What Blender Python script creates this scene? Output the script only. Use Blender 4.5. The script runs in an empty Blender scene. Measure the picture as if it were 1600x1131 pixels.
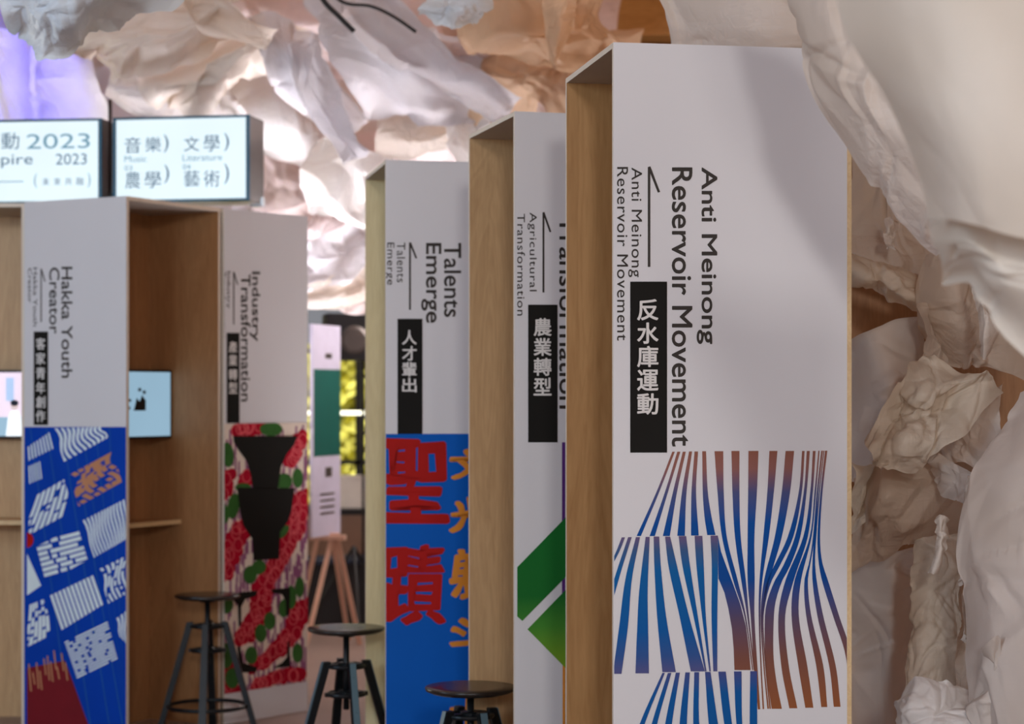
import bpy, bmesh, math, random
import numpy as np
from mathutils import Vector, Matrix
from mathutils.geometry import delaunay_2d_cdt

SC = bpy.context.scene
COL = SC.collection
F = 3200.0; EYE = 1.555; HX, HY = 800.0, 618.0

def at(px, py, D):
    return Vector(((px-HX)*D/F, D, EYE+(HY-py)*D/F))

# ------------------------------------------------------------------ camera
cam_d = bpy.data.cameras.new('camera'); cam = bpy.data.objects.new('camera', cam_d); COL.objects.link(cam)
cam.location = (0, 0, EYE); cam.rotation_euler = (math.radians(90), 0, 0)
cam_d.sensor_width = 36; cam_d.lens = F/1600*36; cam_d.shift_y = (HY-565.5)/1600
cam_d.clip_start = 0.05; cam_d.clip_end = 200
cam_d.dof.use_dof = True; cam_d.dof.focus_distance = 5.35; cam_d.dof.aperture_fstop = 3.6
SC.camera = cam
# ------------------------------------------------------------------ light
W = bpy.data.worlds.new('world'); SC.world = W; W.use_nodes = True
W.node_tree.nodes['Background'].inputs[0].default_value = (0.90, 0.92, 1.0, 1)
W.node_tree.nodes['Background'].inputs[1].default_value = 0.33

def area(name, loc, target, size, power, color, size_y=None, spread=None):
    d = bpy.data.lights.new(name, 'AREA'); d.energy = power; d.color = color; d.size = size
    if size_y: d.shape = 'RECTANGLE'; d.size_y = size_y
    if spread: d.spread = math.radians(spread)
    o = bpy.data.objects.new(name, d); COL.objects.link(o); o.location = loc
    o.rotation_euler = (Vector(target)-Vector(loc)).to_track_quat('-Z', 'Y').to_euler()
    return o

def point(name, loc, power, color, r=0.15):
    d = bpy.data.lights.new(name, 'POINT'); d.energy = power; d.color = color; d.shadow_soft_size = r
    o = bpy.data.objects.new(name, d); COL.objects.link(o); o.location = loc
    return o

def spot(name, loc, target, power, color, angle, blend=0.6, r=0.1):
    d = bpy.data.lights.new(name, 'SPOT'); d.energy = power; d.color = color; d.shadow_soft_size = r
    d.spot_size = math.radians(angle); d.spot_blend = blend
    o = bpy.data.objects.new(name, d); COL.objects.link(o); o.location = loc
    o.rotation_euler = (Vector(target)-Vector(loc)).to_track_quat('-Z', 'Y').to_euler()
    return o

sd = bpy.data.lights.new('sun', 'SUN'); sd.energy = 8.0; sd.color = (1.0, 0.95, 0.82); sd.angle = math.radians(2)
sun = bpy.data.objects.new('sun', sd); COL.objects.link(sun)
sun.rotation_euler = Vector((0.25, 1, -0.95)).to_track_quat('-Z', 'Y').to_euler()
area('daylight_front_left', (-3.8, -2.5, 3.0), (0.0, 7.0, 1.5), 2.2, 210, (0.70, 0.85, 1.0), 2.0)
area('cool_lamp_left', (-4.6, 5.4, 2.7), (-2.0, 9.2, 1.6), 1.2, 46, (0.58, 0.79, 1.0), 1.2)
area('lamp_behind_viewer', (0.75, -6.0, 3.9), (0.7, 5.2, 1.7), 0.75, 200, (1.0, 0.95, 0.90), 0.75)
area('fill_front_right', (1.7, -1.2, 1.9), (1.3, 6.0, 1.5), 0.9, 32, (1.0, 0.92, 0.86), 0.9)  # unseen fill, added to brighten the paper wall at the right
area('room_light_overhead', (-1.2, 8.2, 4.25), (-1.2, 8.2, 0), 4.5, 20, (1.0, 0.93, 0.88), 5.0)
area('far_room_fill', (0.4, 12.9, 2.9), (-1.3, 13.0, 1.0), 1.0, 60, (1.0, 0.88, 0.82), 1.2)  # added fill that lifts the easel and poster board, no fitting there
area('canopy_fill_left', (-1.6, 11.5, .25), (-1.2, 11.4, 3.5), 1.2, 34, (0.94, 0.92, 1.0), 0.9, 75)  # added upward fill, stands in for light bounced onto the canopy
area('canopy_fill_centre', (-.3, 10.6, .25), (-.1, 10.8, 3.5), 1.4, 44, (1.0, 0.93, 0.93), 0.9, 120)  # second added upward fill, for the middle of the canopy
point('warm_lamp_above_paper', (0.55, 11.6, 3.9), 7, (1.0, 0.55, 0.25), 0.2)
point('warm_lamp_behind_booths', (1.0, 8.3, 2.9), 11, (1.0, 0.56, 0.32), 0.2)
area('window_light_left', (-6.0, 12.0, 2.4), (-0.6, 8.6, 1.4), 2.0, 80, (1.0, 0.97, 0.85), 2.4)
spot('violet_stage_spot', (-3.4, 9.6, 2.75), (-2.95, 11.8, 3.42), 330, (0.05, 0.06, 1.0), 32)
area('paper_centre_fill', (-1.2, 10.7, 2.6), (-1.35, 11.4, 3.1), 0.4, 1.0, (0.93, 0.96, 1.0))  # added fill aimed at the white sheet beside the light box
SC.view_settings.view_transform = 'Standard'; SC.view_settings.look = 'None'
SC.view_settings.exposure = 0.0; SC.view_settings.gamma = 1.0; SC.view_settings.use_curve_mapping = False

# ------------------------------------------------------------------ materials
def s2l(c):
    return tuple(((v/255)/12.92 if v/255 <= .04045 else ((v/255+.055)/1.055)**2.4) for v in c)

def mat(name, rgb, rough=0.6, metal=0.0, spec=0.4, vary=0.06, scale=9.0, bump=0.0):
    m = bpy.data.materials.new(name); m.use_nodes = True; nt = m.node_tree; b = nt.nodes['Principled BSDF']
    c = s2l(rgb)
    tc = nt.nodes.new('ShaderNodeTexCoord'); n = nt.nodes.new('ShaderNodeTexNoise'); n.inputs['Scale'].default_value = scale
    n.inputs['Detail'].default_value = 4
    nt.links.new(tc.outputs['Object'], n.inputs['Vector'])
    r = nt.nodes.new('ShaderNodeValToRGB')
    r.color_ramp.elements[0].position = .3; r.color_ramp.elements[1].position = .7
    r.color_ramp.elements[0].color = tuple(max(0, v*(1-vary)) for v in c)+(1,)
    r.color_ramp.elements[1].color = tuple(min(1, v*(1+vary)) for v in c)+(1,)
    nt.links.new(n.outputs['Fac'], r.inputs['Fac']); nt.links.new(r.outputs['Color'], b.inputs['Base Color'])
    b.inputs['Roughness'].default_value = rough; b.inputs['Metallic'].default_value = metal
    b.inputs['Specular IOR Level'].default_value = spec
    if bump:
        bn = nt.nodes.new('ShaderNodeBump'); bn.inputs['Strength'].default_value = bump; bn.inputs['Distance'].default_value = .01
        nt.links.new(n.outputs['Fac'], bn.inputs['Height']); nt.links.new(bn.outputs['Normal'], b.inputs['Normal'])
    return m

def wood(name, dark, light, rough=0.45, axis='z', seed=0.0, knots=True):
    m = bpy.data.materials.new(name); m.use_nodes = True; nt = m.node_tree; b = nt.nodes['Principled BSDF']
    tc = nt.nodes.new('ShaderNodeTexCoord'); mp = nt.nodes.new('ShaderNodeMapping')
    sc = {'z': (5, 5, .55), 'x': (.55, 5, 5), 'y': (5, .55, 5)}[axis]
    mp.inputs['Scale'].default_value = sc; mp.inputs['Location'].default_value = (seed, seed*.7, seed*1.3)
    nt.links.new(tc.outputs['Object'], mp.inputs['Vector'])
    n = nt.nodes.new('ShaderNodeTexNoise'); n.inputs['Scale'].default_value = 1.6; n.inputs['Detail'].default_value = 5; n.inputs['Distortion'].default_value = 1.6
    nt.links.new(mp.outputs[0], n.inputs['Vector'])
    w = nt.nodes.new('ShaderNodeTexNoise'); w.inputs['Scale'].default_value = 22; w.inputs['Detail'].default_value = 3
    nt.links.new(mp.outputs[0], w.inputs['Vector'])
    rings = nt.nodes.new('ShaderNodeMath'); rings.operation = 'MULTIPLY'; rings.inputs[1].default_value = 9
    nt.links.new(n.outputs['Fac'], rings.inputs[0])
    fr = nt.nodes.new('ShaderNodeMath'); fr.operation = 'PINGPONG'; fr.inputs[1].default_value = .5
    nt.links.new(rings.outputs[0], fr.inputs[0])
    mx = nt.nodes.new('ShaderNodeMath'); mx.operation = 'MULTIPLY_ADD'; mx.inputs[1].default_value = .3
    nt.links.new(fr.outputs[0], mx.inputs[0])
    h = nt.nodes.new('ShaderNodeMath'); h.operation = 'MULTIPLY_ADD'; h.inputs[1].default_value = .45; h.inputs[2].default_value = .15
    nt.links.new(w.outputs['Fac'], h.inputs[0])
    h2 = nt.nodes.new('ShaderNodeMath'); h2.operation = 'MULTIPLY_ADD'; h2.inputs[1].default_value = .5
    nt.links.new(n.outputs['Fac'], h2.inputs[0]); nt.links.new(h.outputs[0], h2.inputs[2]); nt.links.new(h2.outputs[0], mx.inputs[2])
    r = nt.nodes.new('ShaderNodeValToRGB'); r.color_ramp.elements[0].position = .2; r.color_ramp.elements[1].position = .85
    r.color_ramp.elements[0].color = s2l(dark)+(1,); r.color_ramp.elements[1].color = s2l(light)+(1,)
    nt.links.new(mx.outputs[0], r.inputs['Fac']); nt.links.new(r.outputs['Color'], b.inputs['Base Color'])
    b.inputs['Roughness'].default_value = rough; b.inputs['Specular IOR Level'].default_value = .35
    return m

def ramp_print(name, stops, z0, z1):
    """printed colour gradient over the panel's own height"""
    m = bpy.data.materials.new(name); m.use_nodes = True; nt = m.node_tree; b = nt.nodes['Principled BSDF']
    tc = nt.nodes.new('ShaderNodeTexCoord'); sp = nt.nodes.new('ShaderNodeSeparateXYZ'); nt.links.new(tc.outputs['Object'], sp.inputs[0])
    mr = nt.nodes.new('ShaderNodeMapRange'); mr.inputs['From Min'].default_value = z0; mr.inputs['From Max'].default_value = z1
    nt.links.new(sp.outputs['Z'], mr.inputs['Value'])
    r = nt.nodes.new('ShaderNodeValToRGB')
    while len(r.color_ramp.elements) < len(stops): r.color_ramp.elements.new(.5)
    for e, (p, c) in zip(r.color_ramp.elements, stops): e.position = p; e.color = s2l(c)+(1,)
    nt.links.new(mr.outputs[0], r.inputs['Fac']); nt.links.new(r.outputs['Color'], b.inputs['Base Color'])
    b.inputs['Roughness'].default_value = .6; b.inputs['Specular IOR Level'].default_value = .15
    return m

def emis(name, rgb, strength, base=(230, 235, 238), edge=None):
    m = bpy.data.materials.new(name); m.use_nodes = True; nt = m.node_tree; b = nt.nodes['Principled BSDF']
    b.inputs['Base Color'].default_value = s2l(base)+(1,); b.inputs['Roughness'].default_value = .35
    tc = nt.nodes.new('ShaderNodeTexCoord'); n = nt.nodes.new('ShaderNodeTexNoise'); n.inputs['Scale'].default_value = 3
    nt.links.new(tc.outputs['Object'], n.inputs['Vector'])
    r = nt.nodes.new('ShaderNodeValToRGB'); c = s2l(rgb)
    r.color_ramp.elements[0].color = tuple(v*.92 for v in c)+(1,); r.color_ramp.elements[1].color = tuple(min(1, v*1.05) for v in c)+(1,)
    nt.links.new(n.outputs['Fac'], r.inputs['Fac']); nt.links.new(r.outputs['Color'], b.inputs['Emission Color'])
    b.inputs['Emission Strength'].default_value = strength
    return m

def paper(name, rgb, trans=0.35, bump=0.35, bscale=7.0, tcol=None, rough=.5):
    m = bpy.data.materials.new(name); m.use_nodes = True; nt = m.node_tree; nt.nodes.clear()
    out = nt.nodes.new('ShaderNodeOutputMaterial')
    tc = nt.nodes.new('ShaderNodeTexCoord')
    nz = nt.nodes.new('ShaderNodeTexNoise'); nz.inputs['Scale'].default_value = 2.5; nz.inputs['Detail'].default_value = 3
    nt.links.new(tc.outputs['Object'], nz.inputs['Vector'])
    r = nt.nodes.new('ShaderNodeValToRGB'); c = s2l(rgb)
    r.color_ramp.elements[0].position = .35; r.color_ramp.elements[1].position = .65
    r.color_ramp.elements[0].color = (c[0]*.93, c[1]*.90, c[2]*.86, 1); r.color_ramp.elements[1].color = tuple(min(1, v*1.04) for v in c)+(1,)
    nt.links.new(nz.outputs['Fac'], r.inputs['Fac'])
    # fine creases: warped cell edges in two sizes
    wv = nt.nodes.new('ShaderNodeVectorMath'); wv.operation = 'MULTIPLY_ADD'; wv.inputs[1].default_value = (.12, .12, .12)
    nt.links.new(nz.outputs['Color'], wv.inputs[0]); nt.links.new(tc.outputs['Object'], wv.inputs[2])
    hs = []
    for k, s in ((1.0, bscale), (.4, bscale*2.7)):
        v = nt.nodes.new('ShaderNodeTexVoronoi'); v.feature = 'F1'; v.distance = 'MINKOWSKI' if k < 1 else 'EUCLIDEAN'
        v.inputs['Scale'].default_value = s; nt.links.new(wv.outputs[0], v.inputs['Vector'])
        mu = nt.nodes.new('ShaderNodeMath'); mu.operation = 'MULTIPLY'; mu.inputs[1].default_value = k
        nt.links.new(v.outputs['Distance'], mu.inputs[0]); hs.append(mu)
    ad = nt.nodes.new('ShaderNodeMath'); ad.operation = 'ADD'; nt.links.new(hs[0].outputs[0], ad.inputs[0]); nt.links.new(hs[1].outputs[0], ad.inputs[1])
    # creasing comes in patches
    nm = nt.nodes.new('ShaderNodeTexNoise'); nm.inputs['Scale'].default_value = 3.3; nt.links.new(tc.outputs['Object'], nm.inputs['Vector'])
    rr = nt.nodes.new('ShaderNodeMapRange'); rr.inputs['From Min'].default_value = .45; rr.inputs['From Max'].default_value = .65
    nt.links.new(nm.outputs['Fac'], rr.inputs['Value'])
    mm = nt.nodes.new('ShaderNodeMath'); mm.operation = 'MULTIPLY'; nt.links.new(ad.outputs[0], mm.inputs[0]); nt.links.new(rr.outputs[0], mm.inputs[1])
    bp = nt.nodes.new('ShaderNodeBump'); bp.inputs['Strength'].default_value = bump*.4; bp.inputs['Distance'].default_value = .05
    nt.links.new(mm.outputs[0], bp.inputs['Height'])
    d = nt.nodes.new('ShaderNodeBsdfPrincipled'); d.inputs['Roughness'].default_value = rough; d.inputs['Specular IOR Level'].default_value = .3
    t = nt.nodes.new('ShaderNodeBsdfTranslucent')
    nt.links.new(r.outputs['Color'], d.inputs['Base Color'])
    if tcol: t.inputs['Color'].default_value = s2l(tcol)+(1,)
    else: nt.links.new(r.outputs['Color'], t.inputs['Color'])
    nt.links.new(bp.outputs['Normal'], d.inputs['Normal']); nt.links.new(bp.outputs['Normal'], t.inputs['Normal'])
    mix = nt.nodes.new('ShaderNodeMixShader'); mix.inputs[0].default_value = trans
    nt.links.new(d.outputs[0], mix.inputs[1]); nt.links.new(t.outputs[0], mix.inputs[2]); nt.links.new(mix.outputs[0], out.inputs[0])
    return m

M = dict(
    laminate=mat('white_laminate', (224, 224, 228), .42, vary=.012, scale=3),
    edge=wood('ply_edge', (196, 160, 112), (232, 205, 160), axis='y'),
    paint_edge=mat('pale_edge', (226, 214, 198), .5, vary=.03),
    grey_top=mat('grey_board', (176, 168, 160), .55, vary=.05, scale=5),
    ink=mat('black_ink', (44, 38, 34), .5, vary=.03), ink_dark=mat('label_ink', (30, 29, 27), .75, spec=.15, vary=.05),
    white_ink=mat('white_ink', (226, 224, 222), .5, vary=.01),
    blue=mat('print_blue', (0, 94, 192), .6, spec=.15, vary=.05, scale=2), cobalt=mat('print_cobalt', (0, 64, 178), .6, spec=.15, vary=.08, scale=4),
    red=mat('print_red', (176, 26, 22), .6, spec=.15, vary=.15, scale=3), orange=mat('print_orange', (224, 142, 40), .5, vary=.08),
    purple=mat('print_purple', (86, 34, 122), .5), darkred=mat('print_dark_red', (122, 20, 34), .5),
    tan=mat('print_tan', (196, 138, 100), .5), sky=mat('print_pale_blue', (228, 244, 252), .5), teal_line=mat('print_teal', (30, 100, 160), .5),
    berry=mat('print_berry', (176, 14, 44), .7, spec=.15, vary=.15, scale=20), berry_rim=mat('print_berry_rim', (226, 96, 104), .5),
    leaf=mat('print_leaf_green', (52, 104, 44), .5, vary=.15, scale=20), mauve=mat('print_mauve', (150, 90, 130), .5), cream=mat('print_cream', (236, 222, 208), .5),
    black_metal=mat('black_metal', (22, 26, 30), .35, metal=.3, vary=.15), seat=mat('black_seat', (34, 30, 28), .24, vary=.2, scale=20, spec=.6),
    blue_metal=mat('blue_grey_steel', (96, 124, 138), .35, metal=.2), housing=mat('sign_housing', (96, 90, 88), .4, metal=.5, vary=.12),
    frame_blue=mat('sign_frame', (44, 90, 112), .4, metal=.2), chrome=mat('bright_steel', (190, 195, 198), .18, metal=1),
    sign_ink=mat('sign_teal_ink', (8, 88, 132), .5), sign_pale=mat('sign_pale_ink', (112, 166, 192), .5), sign_faint=mat('sign_faint_ink', (150, 190, 208), .5),
    tv=mat('screen_casing', (16, 18, 24), .3), rod=mat('dark_rod', (48, 34, 28), .5), wire=mat('black_cable', (28, 25, 26), .5),
    easel=wood('easel_wood', (196, 150, 132), (226, 188, 168)), teal=mat('poster_teal', (22, 92, 84), .5), lilac=mat('poster_lilac', (206, 202, 226), .5),
    floor=mat('grey_floor', (150, 130, 122), .45, vary=.08, scale=2), wallp=mat('back_wall_paint', (150, 118, 100), .7), ceil=wood('ceiling_boards', (120, 70, 30), (176, 112, 56), axis='x'),
    beam=wood('beam_wood', (150, 96, 44), (206, 150, 84), axis='x'), dark=mat('dark_plastic', (26, 26, 30), .5), dark_frame=mat('window_frame_dark', (40, 42, 42), .5),
    navy=mat('navy_cloth', (40, 48, 66), .8), whitebox=mat('white_card', (222, 214, 208), .6),
    green=mat('hedge_leaf', (214, 210, 110), .8, spec=.1, vary=.15, scale=5), grass=mat('lawn', (190, 178, 60), .8, vary=.3, scale=3),
)
PLY = [wood('birch_ply_%s' % w, d, l, seed=s) for w, d, l, s in (
    ('amber', (146, 100, 54), (186, 142, 92), 0.0), ('honey', (164, 128, 88), (206, 170, 126), 3.1), ('pale', (212, 192, 144), (236, 220, 176), 7.7),  # pale: brighter light in the third booth put into the birch colour
    ('brown', (134, 90, 54), (178, 132, 90), 12.0))]
M['glow'] = emis('lit_sign_face', (222, 238, 244), 1.0, base=(120, 130, 134))
M['glow2'] = emis('lit_screen_face', (160, 198, 222), .8, base=(60, 70, 80))
M['sign_ink'] = emis('sign_teal_ink', (20, 112, 160), .32, base=(6, 60, 90)); M['sign_pale'] = emis('sign_pale_ink', (120, 180, 208), .5, base=(60, 90, 100))
P_ = dict(
    cream=paper('paper_cream', (236, 228, 220), .35), white=paper('paper_white', (238, 236, 236), .3), grey=paper('paper_cool', (224, 224, 232), .35),
    pink=paper('paper_pink', (226, 212, 212), .4), tan=paper('paper_tan', (224, 196, 166), .45), bluew=paper('paper_bluish', (228, 236, 244), .25, bump=.5),
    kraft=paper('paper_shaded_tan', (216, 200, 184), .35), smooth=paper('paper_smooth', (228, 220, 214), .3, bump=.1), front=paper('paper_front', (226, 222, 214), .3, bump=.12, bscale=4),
    crisp=paper('paper_crisp', (226, 214, 198), .35, bump=.3, bscale=8))

# ------------------------------------------------------------------ mesh helpers
def link(name, me, m, parent=None, smooth=False):
    me.name = name
    ms = m if isinstance(m, (list, tuple)) else [m]
    for x in ms: me.materials.append(x)
    if smooth:
        for p in me.polygons: p.use_smooth = True
    o = bpy.data.objects.new(name, me); COL.objects.link(o)
    if parent: o.parent = parent
    return o

def from_bm(name, bm, m, parent=None, smooth=False):
    me = bpy.data.meshes.new(name); bm.to_mesh(me); bm.free()
    return link(name, me, m, parent, smooth)

def empty(name, loc, rz=0, label=None, cat=None, group=None, kind=None):
    o = bpy.data.objects.new(name, None); COL.objects.link(o); o.location = loc; o.rotation_euler = (0, 0, rz); o.empty_display_size = .1
    return tag(o, label, cat, group, kind)

def tag(o, label=None, cat=None, group=None, kind=None):
    if label: o['label'] = label
    if cat: o['category'] = cat
    if group: o['group'] = group
    if kind: o['kind'] = kind
    return o

def add_box(bm, lo, hi, mi=None, bevel=0):
    """mi: dict face-direction -> material index, key '' default"""
    lo, hi = Vector([min(a, b) for a, b in zip(lo, hi)]), Vector([max(a, b) for a, b in zip(lo, hi)])
    r = bmesh.ops.create_cube(bm, size=1, matrix=Matrix.Translation((lo+hi)/2) @ Matrix.Diagonal(((hi-lo).x, (hi-lo).y, (hi-lo).z, 1)))
    fs = set(f for v in r['verts'] for f in v.link_faces)
    if mi:
        for f in fs:
            f.normal_update(); n = f.normal
            k = ('+x' if n.x > .5 else '-x' if n.x < -.5 else '+y' if n.y > .5 else '-y' if n.y < -.5 else '+z' if n.z > .5 else '-z')
            f.material_index = mi.get(k, mi.get('', 0))
    if bevel:
        es = set(e for v in r['verts'] for e in v.link_edges)
        bmesh.ops.bevel(bm, geom=list(es), offset=bevel, segments=2, affect='EDGES', profile=.7)

def box(name, lo, hi, m, parent=None, mi=None, bevel=.0015):
    bm = bmesh.new(); add_box(bm, lo, hi, mi, bevel)
    return from_bm(name, bm, m, parent)

def tube(bm, pts, r, n=10, cap=True, taper=None):
    pts = [Vector(p) for p in pts]; rings = []
    for i, p in enumerate(pts):
        a = pts[max(i-1, 0)]; b = pts[min(i+1, len(pts)-1)]; t = (b-a).normalized()
        ref = Vector((0, 0, 1)) if abs(t.z) < .9 else Vector((1, 0, 0))
        x = t.cross(ref).normalized(); y = x.cross(t).normalized()
        rr = r if taper is None else r*taper[i]
        rings.append([bm.verts.new(p+(x*math.cos(2*math.pi*k/n)+y*math.sin(2*math.pi*k/n))*rr) for k in range(n)])
    for a, b in zip(rings, rings[1:]):
        for k in range(n): bm.faces.new((a[k], a[(k+1) % n], b[(k+1) % n], b[k]))
    if cap: bm.faces.new(rings[0][::-1]); bm.faces.new(rings[-1])

def lathe(bm, prof, n=40, c=(0, 0, 0)):
    c = Vector(c); rings = []
    for r, z in prof:
        rings.append([bm.verts.new(c+Vector((r*math.cos(2*math.pi*k/n), r*math.sin(2*math.pi*k/n), z))) for k in range(n)])
    for a, b in zip(rings, rings[1:]):
        for k in range(n): bm.faces.new((a[k], a[(k+1) % n], b[(k+1) % n], b[k]))
    bm.faces.new(rings[0][::-1]); bm.faces.new(rings[-1])

def torus(bm, R, r, z, n=40, m=10, c=(0, 0)):
    g = [[bm.verts.new((c[0]+(R+r*math.cos(2*math.pi*j/m))*math.cos(2*math.pi*i/n), c[1]+(R+r*math.cos(2*math.pi*j/m))*math.sin(2*math.pi*i/n), z+r*math.sin(2*math.pi*j/m))) for j in range(m)] for i in range(n)]
    for i in range(n):
        for j in range(m): bm.faces.new((g[i][j], g[(i+1) % n][j], g[(i+1) % n][(j+1) % m], g[i][(j+1) % m]))

def beam_between(bm, a, b, w, d, up=Vector((0, 1, 0))):
    """square bar from a to b, w across, d deep"""
    a, b = Vector(a), Vector(b); t = (b-a).normalized(); x = t.cross(up).normalized(); y = x.cross(t)
    q = [(-w/2, -d/2), (w/2, -d/2), (w/2, d/2), (-w/2, d/2)]
    A = [bm.verts.new(a+x*i+y*j) for i, j in q]; B = [bm.verts.new(b+x*i+y*j) for i, j in q]
    for k in range(4): bm.faces.new((A[k], A[(k+1) % 4], B[(k+1) % 4], B[k]))
    bm.faces.new(A[::-1]); bm.faces.new(B)

# ------------------------------------------------------------------ lettering
_text_cache = {}
def text_geo(s, bold=0.0, space=1.0):
    bold = 0
    key = (s, bold, space)
    if key in _text_cache: return _text_cache[key]
    c = bpy.data.curves.new('t', 'FONT'); c.body = s; c.size = 1; c.offset = bold; c.space_character = space; c.fill_mode = 'FRONT'; c.resolution_u = 4
    o = bpy.data.objects.new('t', c); COL.objects.link(o)
    dg = bpy.context.evaluated_depsgraph_get(); dg.update()
    me = bpy.data.meshes.new_from_object(o.evaluated_get(dg))
    vs = np.array([v.co[:2] for v in me.vertices]) if len(me.vertices) else np.zeros((0, 2))
    fs = [tuple(p.vertices) for p in me.polygons]
    bpy.data.objects.remove(o); bpy.data.curves.remove(c); bpy.data.meshes.remove(me)
    lo, hi = vs.min(0), vs.max(0)
    _text_cache[key] = ((vs-lo)/(hi-lo), fs)
    return _text_cache[key]

# ------------------------------------------------------------------ display booths
def thick(V, fs, r, n=6):
    """heavier strokes: the same outlines laid again around a small circle"""
    if r < .02: return [(V, fs)]
    return [(V, fs)]+[([(x+r*math.cos(k*2*math.pi/n), y+r*math.sin(k*2*math.pi/n)) for x, y in V], fs) for k in range(n)]

def brush(ch, x0, x1, y0, y1, r, seed):
    """brush written character: swollen, slightly wavering strokes"""
    vs, fs = text_geo(ch); V = []
    for u, v in vs:
        x = x0+(x1-x0)*u; y = y1+(y0-y1)*v
        x += 2.2*math.sin(y*.11+seed)+1.2*math.sin(y*.31+x*.1); y += 2.0*math.sin(x*.13+seed*2)+1.1*math.sin(x*.29)
        V.append((x, y))
    out = [(V, fs)]
    for rr, n in ((r, 12), (r*.55, 8)):
        out += [([(x+rr*(1+.25*math.sin(x*.2+y*.17))*math.cos(k*2*math.pi/n), y+rr*.85*(1+.25*math.sin(y*.23+x*.1))*math.sin(k*2*math.pi/n)) for x, y in V], fs) for k in range(n)]
    return out

class Booth:
    """O = front edge of the printed side panel, local x runs into the booth, local y*sgn towards the other side panel"""
    def __init__(s, O, deg, Wd, L, label, ply, sgn=1, T=.015, back_at=None, shelf=None, back_out=False, far_ply=None, top_mat=None, group='plywood display booths in the hall'):
        s.O = O; s.a = math.radians(deg); s.W = Wd; s.L = L; s.sgn = sgn; s.T = T
        s.root = empty('display_booth', (O[0], O[1], 0), s.a, label, 'display booth', group)
        H = 2.44; s.H = H; g = sgn
        mats = [M['laminate'], ply, M['edge'], M['grey_top'], M['paint_edge']]
        near = {('-y' if g > 0 else '+y'): 0, ('+y' if g > 0 else '-y'): 1, '-x': 4, '+x': 2, '+z': 4, '-z': 2}
        far = {('-y' if g > 0 else '+y'): 1, ('+y' if g > 0 else '-y'): 0, '-x': 4, '+x': 2, '+z': 4, '-z': 2}
        s.panel = box('side_panel', (0, 0, 0), (Wd, g*T, H), mats, s.root, near, 0)
        s.panel['label'] = 'white printed side panel'
        fp = box('side_panel', (0, g*(L-T), 0), (Wd, g*L, H), mats if not far_ply else [M['laminate'], far_ply]+mats[2:], s.root, far, 0)
        fp['label'] = 'bare plywood side panel'
        box('top_board', (0, g*T, H-T), (Wd, g*(L-T), H), mats, s.root, {'': 3, '-x': 4, '+z': 0}, 0)
        ba = Wd if back_at is None else back_at
        if back_out: box('back_panel', (ba, 0, 0), (ba+.012, g*L, H), mats, s.root, {'': 1, ('-y' if g > 0 else '+y'): 2}, 0)
        else: box('back_panel', (ba-T, g*T, 0), (ba, g*(L-T), H-T), mats, s.root, {'': 1}, 0)
        if shelf:
            x0, x1, z = shelf
            box('shelf', (x0, g*T, z-.011), (x1, g*(L-T), z+.011), [ply, M['edge']], s.root, {'': 0, '-x': 1}, .001)
        s.layer = 0
    def loc(s, px, py):
        ox, oy = s.O; cx, cy = math.cos(s.a), math.sin(s.a); d = (px-HX)/F
        u = (d*oy-ox)/(cx-d*cy); D = oy+u*cy
        return u, EYE+(HY-py)/F*D
    def put(s, name, polys, m, lay, clip=True, label=None, zmin=-9, zmax=9):
        """polys: (verts px, faces) in photo pixels laid onto the printed side"""
        vs, fs = [], []
        for pi_, (V, Fc) in enumerate(polys):
            b = len(vs)
            for q in V:
                u, z = s.loc(*q)
                if clip: u = min(max(u, .0008), s.W-.0008)
                vs.append((u, -s.sgn*(.0004+.0006*lay+4e-5*(pi_ % 13)), min(max(z, max(zmin, .003)), min(zmax, s.H-.003))))
            fs += [tuple(b+i for i in f) for f in Fc]
        me = bpy.data.meshes.new(name); me.from_pydata(vs, [], fs); me.update()
        o = link(name, me, m, s.panel)
        if label: o['label'] = label
        return o
    def poly(s, name, pts, m, lay, **k): return s.put(name, [(pts, [tuple(range(len(pts)))])], m, lay, **k)
    def text_down(s, txt, x0, x1, y0, y1, m=None, lay=1, bold=.006, space=1.0, name='lettering'):
        """reads downward, tops of the letters towards +x"""
        vs, fs = text_geo(txt, bold, space)
        V = [(x0+(x1-x0)*v[1], y0+(y1-y0)*v[0]) for v in vs]
        return s.put(name, thick(V, fs, (x1-x0)*bold*2.0), m or M['ink'], lay)
    def text_up(s, txt, x0, x1, y0, y1, m, lay=3, bold=.01, name='lettering'):
        vs, fs = text_geo(txt, bold)
        V = [(x0+(x1-x0)*v[0], y1+(y0-y1)*v[1]) for v in vs]
        return s.put(name, thick(V, fs, (x1-x0)*bold*1.3), m, lay)
    def arrow(s, x, y0, y1, dx, dy, w):
        s.put('arrow', [([(x-w/2, y0), (x+w/2, y0), (x+w/2, y1), (x-w/2, y1)], [(0, 1, 2, 3)]),
                        ([(x-w/2, y0), (x+w/2, y0-w*.3), (x+dx+w*.45, y0+dy-w*.3), (x+dx-w*.45, y0+dy)], [(0, 1, 2, 3)])], M['ink'], 1)
    def label_box(s, x0, x1, y0, y1, chars, cx, cys, sx, sy, bold=.018):
        s.poly('label_strip', [(x0, y0), (x1, y0), (x1, y1), (x0, y1)], M['ink_dark'], 2)
        for ch, cy in zip(chars, cys):
            s.text_up(ch, cx-sx/2, cx+sx/2, cy-sy/2, cy+sy/2, M['white_ink'], 3, bold, name='character')

rnd = random.Random(4)
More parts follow.
